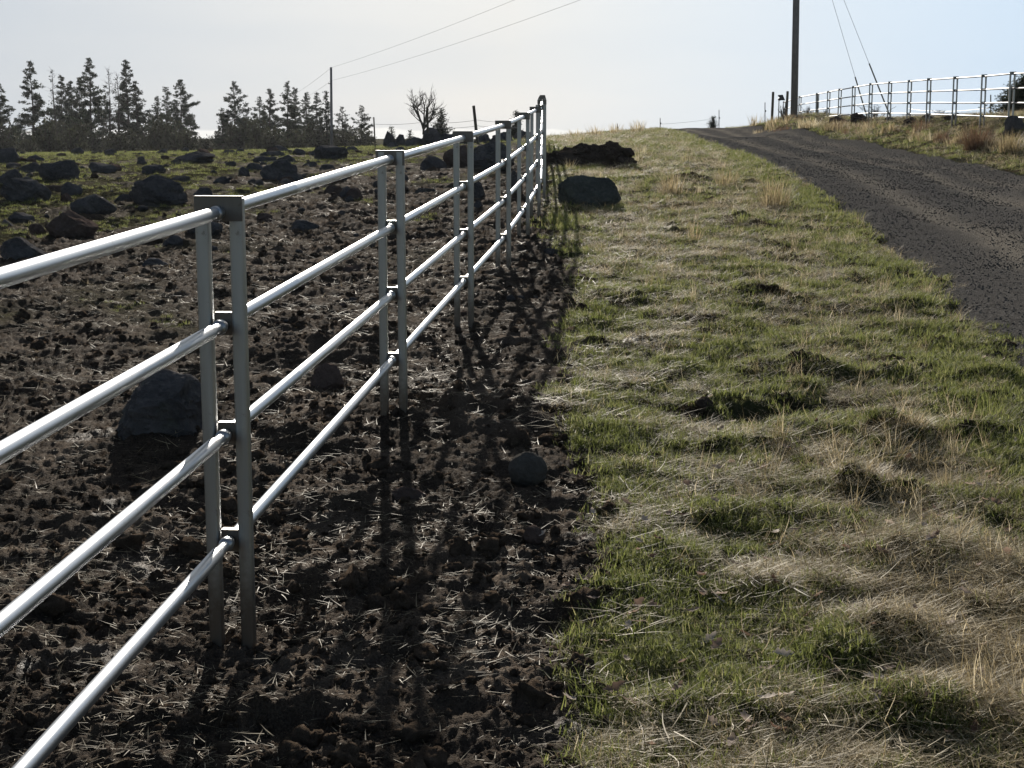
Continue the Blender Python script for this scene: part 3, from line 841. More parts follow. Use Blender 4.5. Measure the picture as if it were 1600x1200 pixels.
# small scattered rocks: shared meshes
REF = []
def short(lab):
    for k in (" just ", " alone", " on the", " on ", " behind ", " near ", " below ", " right ", " left ", " above ", " among", " at the", " at ", " touching", ", ", " under", " with", " half", " half-", " lying", " cut ", " leaning", " standing", " in the", " in ", " between", " beyond", " beside", " from ", " draped", " directly", " framed", " close", " next", " low ", " of the", " to the"):
        i = lab.find(k, 9)
        if i > 0: lab = lab[:i]
    return lab[:-4] if lab.endswith(' low') else lab
for x, y, w, h, lab, mt, kw in BR:
    if short(lab) not in ('small dark rock', 'small rock', 'dark rock', 'dark block', 'black rock', 'rounded rock'): REF.append((x, y, short(lab)))
def near_label(px, py, noun, refs=None, dmax=1e9):
    refs = refs or REF
    x, y, lab = min(refs, key=lambda r: (r[0] - px) ** 2 + ((r[1] - py) * 2.2) ** 2)
    dx, dy = px - x, (py - y) * 2.2
    if abs(dx) > abs(dy): d = "right of" if dx > 0 else "left of"
    else: d = "in front of" if dy > 0 else "beyond"
    if abs(dx) > .45 * abs(dy) and abs(dy) > .45 * abs(dx): d = ("front " if dy > 0 else "back ") + ("right of" if dx > 0 else "left of")
    far = math.hypot(dx, dy)
    d = ("close " if far < 28 else "" if far < 60 else "well ") + d
    return f"{noun} {d} the {lab}"
SM = [rock_mesh("small_rock", 400 + i, 3, (1, .8, .75), 6, .12, 'basalt' if i % 3 else 'redrock') for i in range(9)]
def scatter_rocks(n, xr, yr, smin, smax, label, group, name="small_rock"):
    c = 0
    while c < n:
        px = random.uniform(*xr); py = yr[0] + (yr[1] - yr[0]) * random.random() ** 1.3
        p = on_ground(px, py)
        if verge_mask(np.array([p.x]), np.array([p.y]))[0] > .3: continue
        s = smin + (smax - smin) * random.random() ** 2.2
        W = s / F * p.y * (1 + 0.5 * (py > 300))
        W = min(W, .55)
        o = obj(name, SM[random.randrange(9)], None, (p.x, p.y, gz(p.x, p.y) + W * .10), (random.uniform(-.2, .2), random.uniform(-.2, .2), random.uniform(0, 6.28)), (W, W, W * random.uniform(.6, 1.0)))
        kind_ = ('tiny', 'small', 'fair-sized')[0 if s < 11 else 1 if s < 17 else 2] + ' ' + label
        tag(o, near_label(px, py, kind_), "rock", group); c += 1
scatter_rocks(230, (-20, 640), (240, 320), 7, 27, "dark rock", "small rocks in the grassy pasture")
scatter_rocks(45, (-20, 860), (330, 560), 6, 20, "stone in the mud", "small stones in the mud")
scatter_rocks(55, (100, 620), (236.5, 244), 8, 24, "rubble rock", "rubble along the far pasture edge")

# ---------------------------------------------------------------- trees
def tris_cloud(centers, size, per, rg, flat=.6, up=.0):
    """leaf-sized triangles round each centre"""
    n = len(centers); C = np.repeat(np.asarray(centers), per, 0)
    sz = np.repeat(np.broadcast_to(size, (n,)), per)
    C = C + rg.normal(size=C.shape) * sz[:, None] * np.array([.55, .55, .35])
    a = rg.normal(size=C.shape); a[:, 2] = a[:, 2] * flat + up; a /= np.linalg.norm(a, axis=1)[:, None]
    b = rg.normal(size=C.shape); b -= a * (a * b).sum(1)[:, None]; b /= np.linalg.norm(b, axis=1)[:, None]
    L = sz * rg.uniform(.5, 1.1, len(C)); Wd = sz * rg.uniform(.16, .34, len(C))
    V = np.empty((len(C) * 3, 3)); V[0::3] = C - b * Wd[:, None]; V[1::3] = C + b * Wd[:, None]; V[2::3] = C + a * L[:, None]
    Fc = np.arange(len(C) * 3).reshape(-1, 3)
    t = np.repeat(rg.uniform(0, 1, len(C)), 3)
    return V, Fc, t
def pine(px, ytop, wpx, label, seed, D=190, crown0=.12, dens=1.0, bare=False, ybase=240, lean=0.0, stems=1):
    rg = np.random.default_rng(seed)
    p = at(px, ybase, D); top = at(px, ytop, D)
    gb = float(base_z(p.x, p.y)); H = top.z - gb; Rm = wpx / F * D / 2 * 1.7; K = min(1.0, H / 12)
    root = empty("pine_tree", (p.x, p.y, gb), label, "tree", "pines along the far pasture edge")
    tb = MB(); C = []; SZ = []
    for st in range(stems):
        sx = 0 if stems == 1 else (st - .5) * Rm * .5
        Hs = H * (1 - .07 * st); r0 = .013 * H + .05
        wob = [Vector((sx + math.sin(z * 7 + seed) * .06 + lean * z * H, math.cos(z * 5 + seed) * .06, z * Hs)) for z in np.linspace(-.02, 1, 9)]
        tb.path(wob, [r0 * (1 - .93 * k / 8) for k in range(9)], 7)
        nb = int(max(H, 9) * 7.5 * dens) if not bare else int(H * 5)
        for i in range(nb):
            z = crown0 + (1 - crown0) * (i + rg.uniform(0, 1)) / nb
            prof = min(1, ((1 - z) / (1 - crown0)) ** .85 * 1.12 + .06) * (0.84 + .16 * math.sin(z * 41 + seed)) * rg.uniform(.5, 1.05)
            if z < crown0 + .10: prof *= .8
            Lb = Rm * prof; a = rg.uniform(0, 6.28)
            o0 = Vector((sx + lean * z * H, 0, z * Hs)); dr = Vector((math.cos(a), math.sin(a), rg.uniform(-.25, .18) + .35 * z))
            e = o0 + dr * Lb; mid = o0 + dr * Lb * .55 - Vector((0, 0, .08 * Lb))
            e.z += .12 * Lb
            tb.path([o0, mid, e], [.022 + .012 * Lb, .016 + .006 * Lb, .008], 3)
            if bare:
                if rg.random() < .25:
                    C.append(e[:]); SZ.append(.30)
                for q in range(2):
                    f = o0.lerp(e, rg.uniform(.4, .9)); tb.path([f, f + Vector((rg.normal() * .4, rg.normal() * .4, rg.uniform(.1, .6)))], [.012, .006], 3)
                continue
            for q in range(max(4, int(Lb * 6.0 / K))):
                tq = 1 - rg.random() ** 1.4 * .68
                c = o0.lerp(e, tq); C.append((c.x + rg.normal() * .12, c.y + rg.normal() * .12, c.z + rg.normal() * .08)); SZ.append(rg.uniform(.22, .42) * K * (.5 + .5 * (1 - z)))
        C.append((sx + lean * H, 0, Hs)); SZ.append(.16)
    obj("trunk", tb.mesh("trunk", M['bark'], True), root)
    V, Fc, t = tris_cloud(C, np.array(SZ), 25 if not bare else 7, rg, .7, .35)
    obj("crown", mesh_np("crown", V, Fc, M['needles'], False, t), root)
    return root
PINES = [
    (3, 132, 46, "pine cut off by the left edge of the picture", dict(crown0=.1)),
    (30, 190, 34, "short bushy pine between the left edge pine and the first tall one", dict(crown0=.05)),
    (54, 97, 44, "tall slender pine with sparse drooping boughs, first full one from the left", dict(dens=.85)),
    (88, 110, 26, "thin half-bare pine just right of the first tall slender pine", dict(bare=True, crown0=.2)),
    (108, 119, 34, "medium pine with a forked top left of the tallest pine", dict(stems=2, crown0=.1)),
    (128, 122, 26, "slim dark pine tucked against the left side of the tallest pine", dict(crown0=.15)),
    (145, 92, 46, "tallest pine of the row with wide layered boughs", dict(dens=.85, crown0=.16)),
    (181, 108, 30, "twin-stemmed bare larch-like tree right of the tallest pine", dict(bare=True, stems=2, crown0=.25)),
    (167, 150, 26, "short pine filling the gap between tallest pine and bare twin stems", dict()),
    (202, 96, 36, "second tall pine, narrow with a dark rounded tip", dict(crown0=.14)),
    (216, 128, 34, "pine leaning close on the right side of the second tall pine", dict()),
    (249, 152, 30, "short left pine of the dense cluster of three", dict(crown0=.05)),
    (263, 137, 30, "middle pine of the dense cluster of three", dict(crown0=.05)),
    (285, 125, 50, "broad dense right pine of the cluster of three", dict(dens=1.3, crown0=.05)),
    (368, 129, 44, "conical pine standing right of the bright gap in the tree line", dict(crown0=.08, dens=1.1)),
    (349, 170, 24, "low pine at the left foot of the conical pine", dict(crown0=.03)),
    (386, 172, 20, "low sparse pine at the right foot of the conical pine", dict(crown0=.05)),
    (408, 152, 32, "short dense pine left of the middle group", dict(crown0=.05)),
    (423, 140, 30, "pointed dense pine in the middle group", dict(crown0=.05, dens=1.2)),
    (451, 130, 32, "tallest pine of the middle group", dict(crown0=.08)),
    (462, 138, 28, "pine close behind the right side of the middle group's tallest", dict(crown0=.08)),
    (480, 146, 30, "dense pine between middle group and the far utility pole", dict(crown0=.05, dens=1.2)),
    (496, 146, 26, "slim pine just left of the far utility pole", dict(crown0=.08)),
    (511, 143, 26, "slim pine right behind the far utility pole", dict(crown0=.08)),
    (536, 168, 34, "short open pine right of the far utility pole", dict(crown0=.05, dens=.8)),
    (566, 166, 34, "open rounded pine at the right end of the tree row", dict(crown0=.06, dens=.8)),
]
for i, (x, yt, w, lab, kw) in enumerate(PINES):
    pine(x, yt, w * 1.05, lab, 40 + i, D=178 + (i * 37 % 50), **kw)
for x, yt, w, lab, D, yb in [
    (612, 199, 9, "tiny young pine above the rock heap", 130, 226), (641, 205, 9, "tiny young pine between rock heap and bare tree", 130, 228),
    (690, 172, 28, "sparse small pine directly behind the bare tree", 110, 226), (806, 176, 18, "small pine showing behind the fifth post pair", 90, 222),
    (1114, 184, 9, "tiny dark juniper on the skyline beside the gravel road", 95, 200),
    (1598, 122, 62, "dark juniper at the right picture edge behind the distant pipe fence", 52, 196)]:
    o = pine(x, yt, w, lab, int(x), D=D, crown0=.02, dens=1.6 if D > 60 else 3.6, ybase=yb); del o['group']
# scrub under the pines: each bush a thing
def bush_mesh(seed, mat='scrub'):
    rg = np.random.default_rng(seed); C = []
    for k in range(60):
        v = rg.normal(size=3); v /= np.linalg.norm(v); r = rg.random() ** .4
        C.append((v[0] * .5 * r * (1 + .3 * rg.normal() * .5), v[1] * .5 * r, .12 + abs(v[2]) * .85 * r * rg.uniform(.7, 1.1)))
    V, Fc, t = tris_cloud(C, np.full(len(C), .14), 9, rg, 1, .2)
    return mesh_np("foliage", V, Fc, M[mat], False, t)
BM = [bush_mesh(70 + i) for i in range(5)]
stem = MB()
for k in range(6):
    a = k * 1.05; stem.path([(0, 0, -.1), (.12 * math.cos(a), .12 * math.sin(a), .3), (.33 * math.cos(a), .33 * math.sin(a), .75)], [.035, .025, .008], 4)
stem_me = stem.mesh("stem", M['bark'])
PREF = [(x, 0, lab) for x, yt, w, lab, kw in PINES]
def bush(px, ytop, w, D, label, group, name="scrub_bush"):
    p = at(px, 240, D); g = float(base_z(p.x, p.y)); H = at(px, ytop, D).z - g; W = w / F * D
    r = empty(name, (p.x, p.y, g), label, "bush", group, random.uniform(0, 6))
    r.scale = (W, W, H)
    obj("stem", stem_me, r); obj("foliage", BM[random.randrange(5)], r)
def bush_label(x):
    r = min(PREF, key=lambda q: abs(q[0] - x)); sl = short(r[2])
    for k, v in ((3, "left edge pine"), (128, "slim pine left of the tallest"), (462, "pine behind the middle group's tallest"), (423, "pointed middle group pine"), (480, "dense pine before the far pole"), (496, "slim pine left of the far pole"), (511, "slim pine at the far pole"), (536, "short open pine right of the far pole"), (54, "first tall slender pine"), (202, "second tall narrow pine"), (145, "tallest pine of all"), (216, "pine leaning on the second tall one"), (451, "middle group's tallest pine"), (249, "left pine of the cluster of three"), (263, "middle pine of the cluster of three"), (285, "right pine of the cluster of three"), (368, "conical pine right of the gap"), (349, "low pine left of the conical one"), (386, "low pine right of the conical one"), (566, "last rounded pine of the row"), (88, "thin half-bare pine"), (181, "bare twin stems"), (167, "short pine beside the bare twin stems"), (108, "fork-topped pine"), (30, "short bushy pine"), (408, "short dense middle pine")):
        if r[0] == k: sl = v
    d = "right under" if abs(x - r[0]) < 4 else "just right of" if x > r[0] else "just left of"
    return f"dark scrub bush {d} the {sl}"
for i in range(58):
    x = -10 + i * 10.2 + random.uniform(-6, 6)
    yt = 196 + 14 * math.sin(x * .045) + random.uniform(-12, 12)
    if 303 < x < 345: yt = max(yt, 212)
    if x > 520: yt += 10
    bush(x, yt, random.uniform(26, 48), random.uniform(150, 215), bush_label(x), "scrub bushes under the pines")
# the bare tree
def bare_tree(px, ybase, ytop, D, label):
    p = at(px, ybase, D); rt = empty("bare_tree", p, label, "tree"); H = at(px, ytop, D).z - p.z
    tb = MB(); lb = MB(); rg = np.random.default_rng(3)
    def grow(b, o, d, L, r, lev):
        n = 4; pts = [o]; cur = Vector(o); dd = Vector(d)
        for k in range(n):
            dd = (dd + Vector((rg.normal() * .16, rg.normal() * .16, .05))).normalized(); cur = cur + dd * (L / n); pts.append(cur.copy())
        b.path(pts, [r * (1 - .6 * k / n) for k in range(n + 1)], 5)
        if lev == 0: return
        for q in range(4 if lev > 1 else 3):
            i = rg.integers(1, n + 1); nd = (dd + Vector((rg.normal() * .75, rg.normal() * .75, rg.normal() * .3 + .25))).normalized()
            grow(lb, pts[i], nd, L * rg.uniform(.45, .7), r * .5, lev - 1)
    grow(tb, Vector((0, 0, -.4)), Vector((-.06, 0, 1)), H * .45, .10, 0)
    for dx, s in ((-.5, .62), (.05, .62), (.38, .66), (-.2, .5), (.62, .5)):
        grow(lb, Vector((-.02 * H, 0, H * (.12 + .25 * rg.random()))), Vector((dx, rg.normal() * .2, 1)).normalized(), H * s, .05, 3)
    obj("trunk", tb.mesh("trunk", M['dead'], True), rt); obj("limbs", lb.mesh("limbs", M['dead'], True), rt)
bare_tree(663, 220, 152, 60, "gnarled leafless tree standing on the rocks behind the second bay")

# ---------------------------------------------------------------- poles, wires, posts
def post_thing(name, px, yb, yt, D, rad, label, cat, mat, dx=0.0, group=None, seg=8, bury=.4):
    a = at(px, yb, D); t = at(px + dx, yt, D)
    b = MB(); v = (t - a); b.path([Vector((0, 0, 0)) - v.normalized() * bury, v * .5, v * .985, v], [rad * 1.04, rad, rad * .96, rad * .8], seg)
    me = b.mesh(name, M[mat]); set_auto(me, 40)
    return tag(obj(name, me, None, a), label, cat, group)
# near utility pole, its top out of the picture
pb = at(1241, 181, 69.5); pt = at(1247.5, -195, 69.5)
root = empty("utility_pole", pb, "thick weathered utility pole on the grassy bank by the road", "utility pole")
b = MB(); b.path([Vector((0, 0, -.8)), (pt - pb) * .5, pt - pb], [.163, .147, .125], 16); me = b.mesh("shaft", M['pole'], True); obj("shaft", me, root)
GUYS = [((1357, 181, 60.0), (1341, 118)), ((1393.5, 190, 58.5), (1362.5, 95))]
for (gx, gy, gd), (hx, hy) in GUYS:
    an = at(gx, gy, gd); an.z = gz(an.x, an.y) - .05
    att = pb + (pt - pb) * .96
    gw = MB(); gw.tube(an - pb, att - pb, .008, .008, 6); obj("guy_wire", gw.mesh("guy_wire", M['wire']), root)
    L = (att - an); k = (at(gx, hy, gd).z - an.z) / L.z
    gg = MB(); gg.tube(an + L * .01 - pb, an + L * k - pb, .028, .028, 8); obj("wire_guard", gg.mesh("wire_guard", M['guard']), root)
# far pole
fb = at(518, 240, 165); ft = at(517.3, 105, 165)
root = empty("utility_pole", fb, "thin distant utility pole rising out of the pines", "utility pole")
b = MB(); b.path([Vector((0, 0, -2)), ft - fb], [.17, .12], 10); obj("shaft", b.mesh("shaft", M['pole'], True), root)
b = MB(); b.tube(at(516.6, 131, 165) - fb, at(513, 130.6, 165) - fb, .05, .05, 6); obj("bracket", b.mesh("bracket", M['dark']), root)
def wire(a, c, sag, rad, label, group=None, n=24):
    b = MB(); pts = []
    for i in range(n + 1):
        t = i / n; q = a.lerp(c, t); q.z -= sag * 4 * t * (1 - t); pts.append(q - a)
    b.path(pts, [rad] * (n + 1), 5)
    return tag(obj("overhead_wire", b.mesh("overhead_wire", M['wire'], True), None, a), label, "wire", group)
wire(ft - Vector((0, 0, .05)), pt - Vector((0, 0, .05)), .5, .010, "upper power line from far pole rising to the top right", "power lines")
f2 = at(517.6, 126, 165); wire(f2, pb + (pt - pb) * .83, .5, .010, "lower power line from far pole rising to the right", "power lines")
wire(ft - Vector((0, 0, .06)), at(430, 162, 260), .4, .012, "upper power line from far pole dipping left behind the pines", "power lines")
wire(f2, at(440, 168, 260), .4, .012, "lower power line from far pole dipping left behind the pines", "power lines")
# wooden and steel posts
post_thing("fence_post", 744.5, 208, 165, 52, .050, "leaning wooden fence post on the skyline behind the third post pair", "post", 'wood', -4.5)
post_thing("fence_post", 668.5, 214, 167, 56, .045, "wooden post standing in front of the bare tree", "post", 'wood', -1)
post_thing("fence_post", 586, 224, 183, 62, .028, "thin crooked stake at the right end of the pine row", "post", 'wood', -2)
post_thing("fence_post", 1206.3, 184, 143.5, 74, .061, "weathered wooden post, left one beside the dark tilted panel", "post", 'wood', 1.8)
post_thing("fence_post", 1228.5, 183, 142.5, 74, .061, "weathered wooden post between dark panel and big utility pole", "post", 'wood', 2.2)
post_thing("fence_post", 1276, 184, 148, 71, .055, "wooden post right behind the second bay of the distant pipe fence", "post", 'wood', .4)
for x, yb, yt, D, lab in [(1031.5, 203, 184.5, 82, "left steel stake on the skyline left of the road crest"), (1123.5, 200, 171.5, 92, "taller steel stake on the skyline at the road crest"),
                          (1195.3, 190, 160, 79, "steel stake with an insulator left of the wooden posts"), (1548, 184, 148, 55, "steel stake seen through the distant pipe fence at right"), (964.5, 208, 193, 75, "short steel stake in the dry weeds above the dirt heap")]:
    o = post_thing("steel_stake", x, yb, yt, D, .022, lab, "stake", 'tpost', 0, None, 6)
    m = MB(); pth = at(x + .7, yt + (yb - yt) * .45, D) - o.location; m.box(pth, (.07, .05, .08)); obj("insulator", m.mesh("insulator", M['dark']), o)
def strand(a, c, lab, rad=.006, sag=.05):
    b = MB(); n = 8; pts = []
    for i in range(n + 1):
        t = i / n; q = a.lerp(c, t); q.z -= sag * 4 * t * (1 - t); pts.append(q - a)
    b.path(pts, [rad] * (n + 1), 4); return tag(obj("fence_wire", b.mesh("fence_wire", M['wire']), None, a), lab, "wire", "fence wires")
strand(at(586, 194, 62), at(668, 190, 56), "fence wire from thin crooked stake to the post in front of the bare tree")
strand(at(668, 191, 56), at(742, 188, 52), "upper fence wire between bare tree post and leaning wooden post")
strand(at(668, 199, 56), at(743, 197, 52), "lower fence wire between bare tree post and leaning wooden post")
strand(at(742, 187, 52), at(812, 190, 60), "upper fence wire right of the leaning wooden post")
strand(at(743, 196, 52), at(812, 199, 60), "lower fence wire right of the leaning wooden post")
strand(at(1031.5, 194, 82), at(1123.5, 184, 92), "single fence wire between the two stakes on the road crest skyline")
strand(at(1548, 168, 55), at(1420, 170, 66), "sagging fence wire seen through the distant pipe fence", .006, .12)
strand(at(1548, 175, 55), at(1640, 174, 48), "fence wire right of the stake behind the distant pipe fence")
# tilted dark panel on a thin post
p0 = at(1216.6, 183, 74)
root = empty("tilted_panel", p0, "dark tilted panel on a thin stake between the two wooden posts", "panel")
b = MB(); b.tube((0, 0, -.4), at(1217.2, 156, 74) - p0, .022, .022, 8); obj("stake", b.mesh("stake", M['tpost']), root)
c = at(1221.2, 152.6, 74) - p0
b = MB()
q = [at(1215.8, 148.4, 74), at(1223.2, 148.0, 74.05), at(1226.8, 156.8, 73.80), at(1215.8, 156.6, 73.75), at(1215.9, 154.0, 73.82), at(1218.3, 152.6, 73.87), at(1216.0, 150.3, 73.95)]
V = [x - p0 for x in q] + [x - p0 + Vector((0, .05, .0)) for x in q]; n_ = len(q)
b.add(V, [tuple(range(n_)), tuple(range(2 * n_ - 1, n_ - 1, -1))] + [(i, n_ + i, n_ + (i + 1) % n_, (i + 1) % n_) for i in range(n_)])
obj("panel", b.mesh("panel", M['dark']), root)
b = MB(); b.box(at(1218, 155.5, 73.95) - p0, (.10, .08, .10)); obj("bracket", b.mesh("bracket", M['dark']), root)

# ---------------------------------------------------------------- ground cover
def blade(rg, L, w, base, az, lean, curl, seg=3, sweep=0.0):
    """a bent tapering blade as a strip"""
    V = []; d = Vector((math.cos(az), math.sin(az), 0)); s = Vector((-math.sin(az), math.cos(az), 0))
    p = Vector(base); ang = lean
    for k in range(seg + 1):
        ww = w * (1 - k / seg) ** .7 * .5
        if k == seg: V.append(tuple(p))
        else:
            V += [tuple(p - s * ww), tuple(p + s * ww)]
        p = p + (d * math.sin(ang) + Vector((0, 0, math.cos(ang)))) * (L / seg); ang += curl
        az += sweep; d = Vector((math.cos(az), math.sin(az), 0)); s = Vector((-math.sin(az), math.cos(az), 0))
    Fc = [(2 * k, 2 * k + 1, 2 * k + 3, 2 * k + 2) for k in range(seg - 1)] + [(2 * seg - 2, 2 * seg - 1, 2 * seg)]
    return V, Fc
def clump(name, seed, n, rad, L, w, lean, curl, mat, seg=3, sweep=0.0, z=-.006):
    rg = np.random.default_rng(seed); b = MB()
    for k in range(n):
        r = rad * math.sqrt(rg.random()); a = rg.uniform(0, 6.28)
        V, Fc = blade(rg, rg.uniform(*L), rg.uniform(*w), (r * math.cos(a), r * math.sin(a), z + (rg.random() * .02 if z > 0 else 0)), rg.uniform(0, 6.28), rg.uniform(*lean), rg.uniform(*curl), seg, rg.normal() * sweep)
        b.add(V, Fc, rg.random())
    return bpy.data.objects.new(name, b.mesh(name, M[mat], False, True))
def collection(name, objs):
    c = bpy.data.collections.new(name)
    for o in objs: c.objects.link(o)
    return c
C_GREEN = collection("grass_clump_kinds", [clump("clump", 200 + i, 34, .055, (.022, .062), (.0028, .0046), (.1, 1.0), (.1, .5), 'grass') for i in range(5)])
C_DRY = collection("dry_clump_kinds",
    [clump("clump", 220 + i, 11, .10, (.05, .19), (.0018, .0042), (1.25, 1.60), (-.05, .08), 'dry', 4, .10, .004) for i in range(5)] +
    [clump("clump", 230 + i, 46, .09, (.025, .085), (.0015, .003), (1.0, 1.6), (-.12, .15), 'dry', 3, .2, .002) for i in range(5)] +
    [clump("clump", 236 + i, 9, .07, (.07, .17), (.0016, .003), (.35, 1.3), (.05, .4), 'dry', 5, .2) for i in range(2)])
C_TALL = collection("tall_clump_kinds", [clump("clump", 240 + i, 30, .06, (.10, .32), (.0018, .0036), (.05, .75), (.05, .35), 'dry', 4) for i in range(4)])
C_STRAW = collection("straw_kinds", [clump("bit", 260 + i, 1 + i % 3, .05, (.02, .085), (.0017, .0038), (1.38, 1.62), (-.06, .08), 'straw', 2, .06) for i in range(6)])
def stone_obj(name, seed, mat, sub=1):
    V, Fc = ICO[sub]; rg = np.random.default_rng(seed); V = V * (1 + .28 * rg.normal(size=(len(V), 1))) * np.array([.5, .42, .34])
    me = mesh_np(name, V, Fc, M[mat], False); return bpy.data.objects.new(name, me)
def clod_obj(name, seed, mat):
    V, Fc = ICO[3]; V = V.copy(); V = V * (1 + .55 * n3(V, 1.4, seed) + .38 * n3(V, 3.4, seed + 3) + .2 * n3(V, 7, seed + 5))[:, None] * np.array([.5, .45, .34])
    me = mesh_np(name, V, Fc, M[mat], True); return bpy.data.objects.new(name, me)
C_GRAVEL = collection("gravel_kinds", [stone_obj("stone", 280 + i, 'gravel') for i in range(5)])
C_CLOD = collection("clod_kinds", [clod_obj("clod", 300 + i, 'clod') for i in range(6)])

def scatter(name, coll, P, scale, rot, label=None):
    """one object that stands many copies of the kinds in coll on its points"""
    n = len(P)
    me = bpy.data.meshes.new(name); me.vertices.add(n); me.vertices.foreach_set("co", P.astype(np.float32).ravel())
    a = me.attributes.new("scl", 'FLOAT', 'POINT'); a.data.foreach_set("value", scale.astype(np.float32))
    a = me.attributes.new("rot", 'FLOAT_VECTOR', 'POINT'); a.data.foreach_set("vector", rot.astype(np.float32).ravel())
    a = me.attributes.new("pick", 'INT', 'POINT'); a.data.foreach_set("value", RNG.integers(0, len(coll.objects), n).astype(np.int32))
    o = obj(name, me); tag(o, kind='stuff')
    if label: o['label'] = label
    t = bpy.data.node_groups.new(name, 'GeometryNodeTree')
    t.interface.new_socket("Geometry", in_out='INPUT', socket_type='NodeSocketGeometry')
    t.interface.new_socket("Geometry", in_out='OUTPUT', socket_type='NodeSocketGeometry')
    n_, l_ = t.nodes, t.links
    gi_, go = n_.new("NodeGroupInput"), n_.new("NodeGroupOutput")
    ci = n_.new("GeometryNodeCollectionInfo"); ci.inputs['Collection'].default_value = coll
    ci.inputs['Separate Children'].default_value = True; ci.inputs['Reset Children'].default_value = True
    ip = n_.new("GeometryNodeInstanceOnPoints"); ip.inputs['Pick Instance'].default_value = True
    def na(nm, ty):
        q = n_.new("GeometryNodeInputNamedAttribute"); q.data_type = ty; q.inputs[0].default_value = nm
        return [s for s in q.outputs if s.enabled and s.name == 'Attribute'][0]
    l_.new(gi_.outputs[0], ip.inputs['Points']); l_.new(ci.outputs[0], ip.inputs['Instance'])
    l_.new(na("pick", 'INT'), ip.inputs['Instance Index']); l_.new(na("scl", 'FLOAT'), ip.inputs['Scale'])
    l_.new(na("rot", 'FLOAT_VECTOR'), ip.inputs['Rotation'])
    l_.new(ip.outputs[0], go.inputs[0])
    md = o.modifiers.new("scatter", 'NODES'); md.node_group = t
    return o
def sample(n, y0, y1, half=.40, pw=1.0):
    """random ground spots; even per metre of log distance, so denser nearby"""
    Y = y0 * np.exp(RNG.random(n) ** pw * math.log(y1 / y0))
    X = RNG.uniform(-half, half, n) * (Y + 1.2)
    return X, Y
def up_rot(n, tilt=.15):
    return np.stack([RNG.normal(size=n) * tilt, RNG.normal(size=n) * tilt, RNG.uniform(0, 6.28, n)], -1)
def cover_z(X, Y):
    r = road_mask(X, Y)
    return np.where(r > .04, np.maximum(base_z(X, Y) - .01, ground_z(X, Y)), ground_z(X, Y))
def greenness(X, Y):
    g = fbm(X * 1.1, Y * .8, 81, 4) * 1.8 + .62 + .28 * fbm(X * 5, Y * 5, 82, 3)
    d = X - np.interp(Y, GXY, GXX)
    g = g + .55 * np.exp(-(d / .38) ** 2) - .75 * sstep(.45, 1.1, d) * sstep(7.0, 5.2, Y) - .30 * sstep(8, 17, Y)
    g = g + .9 * np.exp(-((X - (road_l(Y) - .25)) / .35) ** 2) - .55 * sstep(.5, 1.5, X - road_r(Y))
    return g
def bare(X, Y):
    b = np.clip(fbm(X * 1.9, Y * 1.3, 77, 5) * 4.2 - .75, 0, 1) * sstep(45, 20, Y)
    for px, py, wx, wy in [(1180, 640, .45, .3), (1330, 640, .4, .22), (980, 545, .25, .3), (1090, 640, .25, .2), (1350, 790, .14, .09), (990, 480, .2, .2), (1060, 490, .15, .15), (1390, 570, .25, .2)]:
        p = on_ground(px, py); b = np.maximum(b, np.exp(-((X - p.x) / wx) ** 2 - ((Y - p.y) / wy) ** 2))
    return b
# green grass on the verge and bank
X, Y = sample(150000, 2.6, 95)
rm = road_mask(X, Y); keep = (verge_mask(X, Y) > RNG.uniform(.06, .95, len(X))) & (rm < RNG.random(len(X)) ** 2)
X, Y = X[keep], Y[keep]
g = greenness(X, Y); keep = (RNG.random(len(X)) < np.clip(.30 + .6 * g, .12, 1) * (1 - .9 * bare(X, Y)))
X, Y, g = X[keep], Y[keep], g[keep]
sc = (.6 + .5 * RNG.random(len(X)) + .25 * np.clip(g, 0, 1)) * np.clip((Y / 8) ** .55, 1, 3.2)
scatter("green_grass", C_GREEN, np.stack([X, Y, cover_z(X, Y)], -1), sc, up_rot(len(X)), "short green grass growing on the verge and bank")
# dry fallen grass
X, Y = sample(190000, 2.6, 95)
rm = road_mask(X, Y); keep = (verge_mask(X, Y) > .4) & (rm < RNG.random(len(X)) ** 2 * .9)
X, Y = X[keep], Y[keep]
g = greenness(X, Y) + .35 * fbm(X * 2.6, Y * 2.6, 85, 3)
keep = RNG.random(len(X)) < np.clip(1.0 - .85 * g, .07, 1) * (1 - .65 * bare(X, Y)) * .6
X, Y = X[keep], Y[keep]
sc = (.55 + .7 * RNG.random(len(X))) * np.clip((Y / 9) ** .5, 1, 2.6)
scatter("dry_grass", C_DRY, np.stack([X, Y, cover_z(X, Y) + .008], -1), sc, up_rot(len(X), .12), "dry fallen grass stems lying over the verge and bank")
# pasture grass
X, Y = sample(70000, 8, 110, .45)
keep = (pasture_mask(X, Y) > RNG.uniform(.3, .9, len(X)))
X, Y = X[keep], Y[keep]
keep = RNG.random(len(X)) < np.clip(.55 + 1.3 * fbm(X * .9, Y * .9, 87, 4), .05, 1)
X, Y = X[keep], Y[keep]
sc = (.5 + .4 * RNG.random(len(X))) * np.clip((Y / 10) ** .6, 1, 3.2)
scatter("pasture_grass", C_GREEN, np.stack([X, Y, ground_z(X, Y)], -1), sc, up_rot(len(X)), "cropped green grass over the stony pasture")
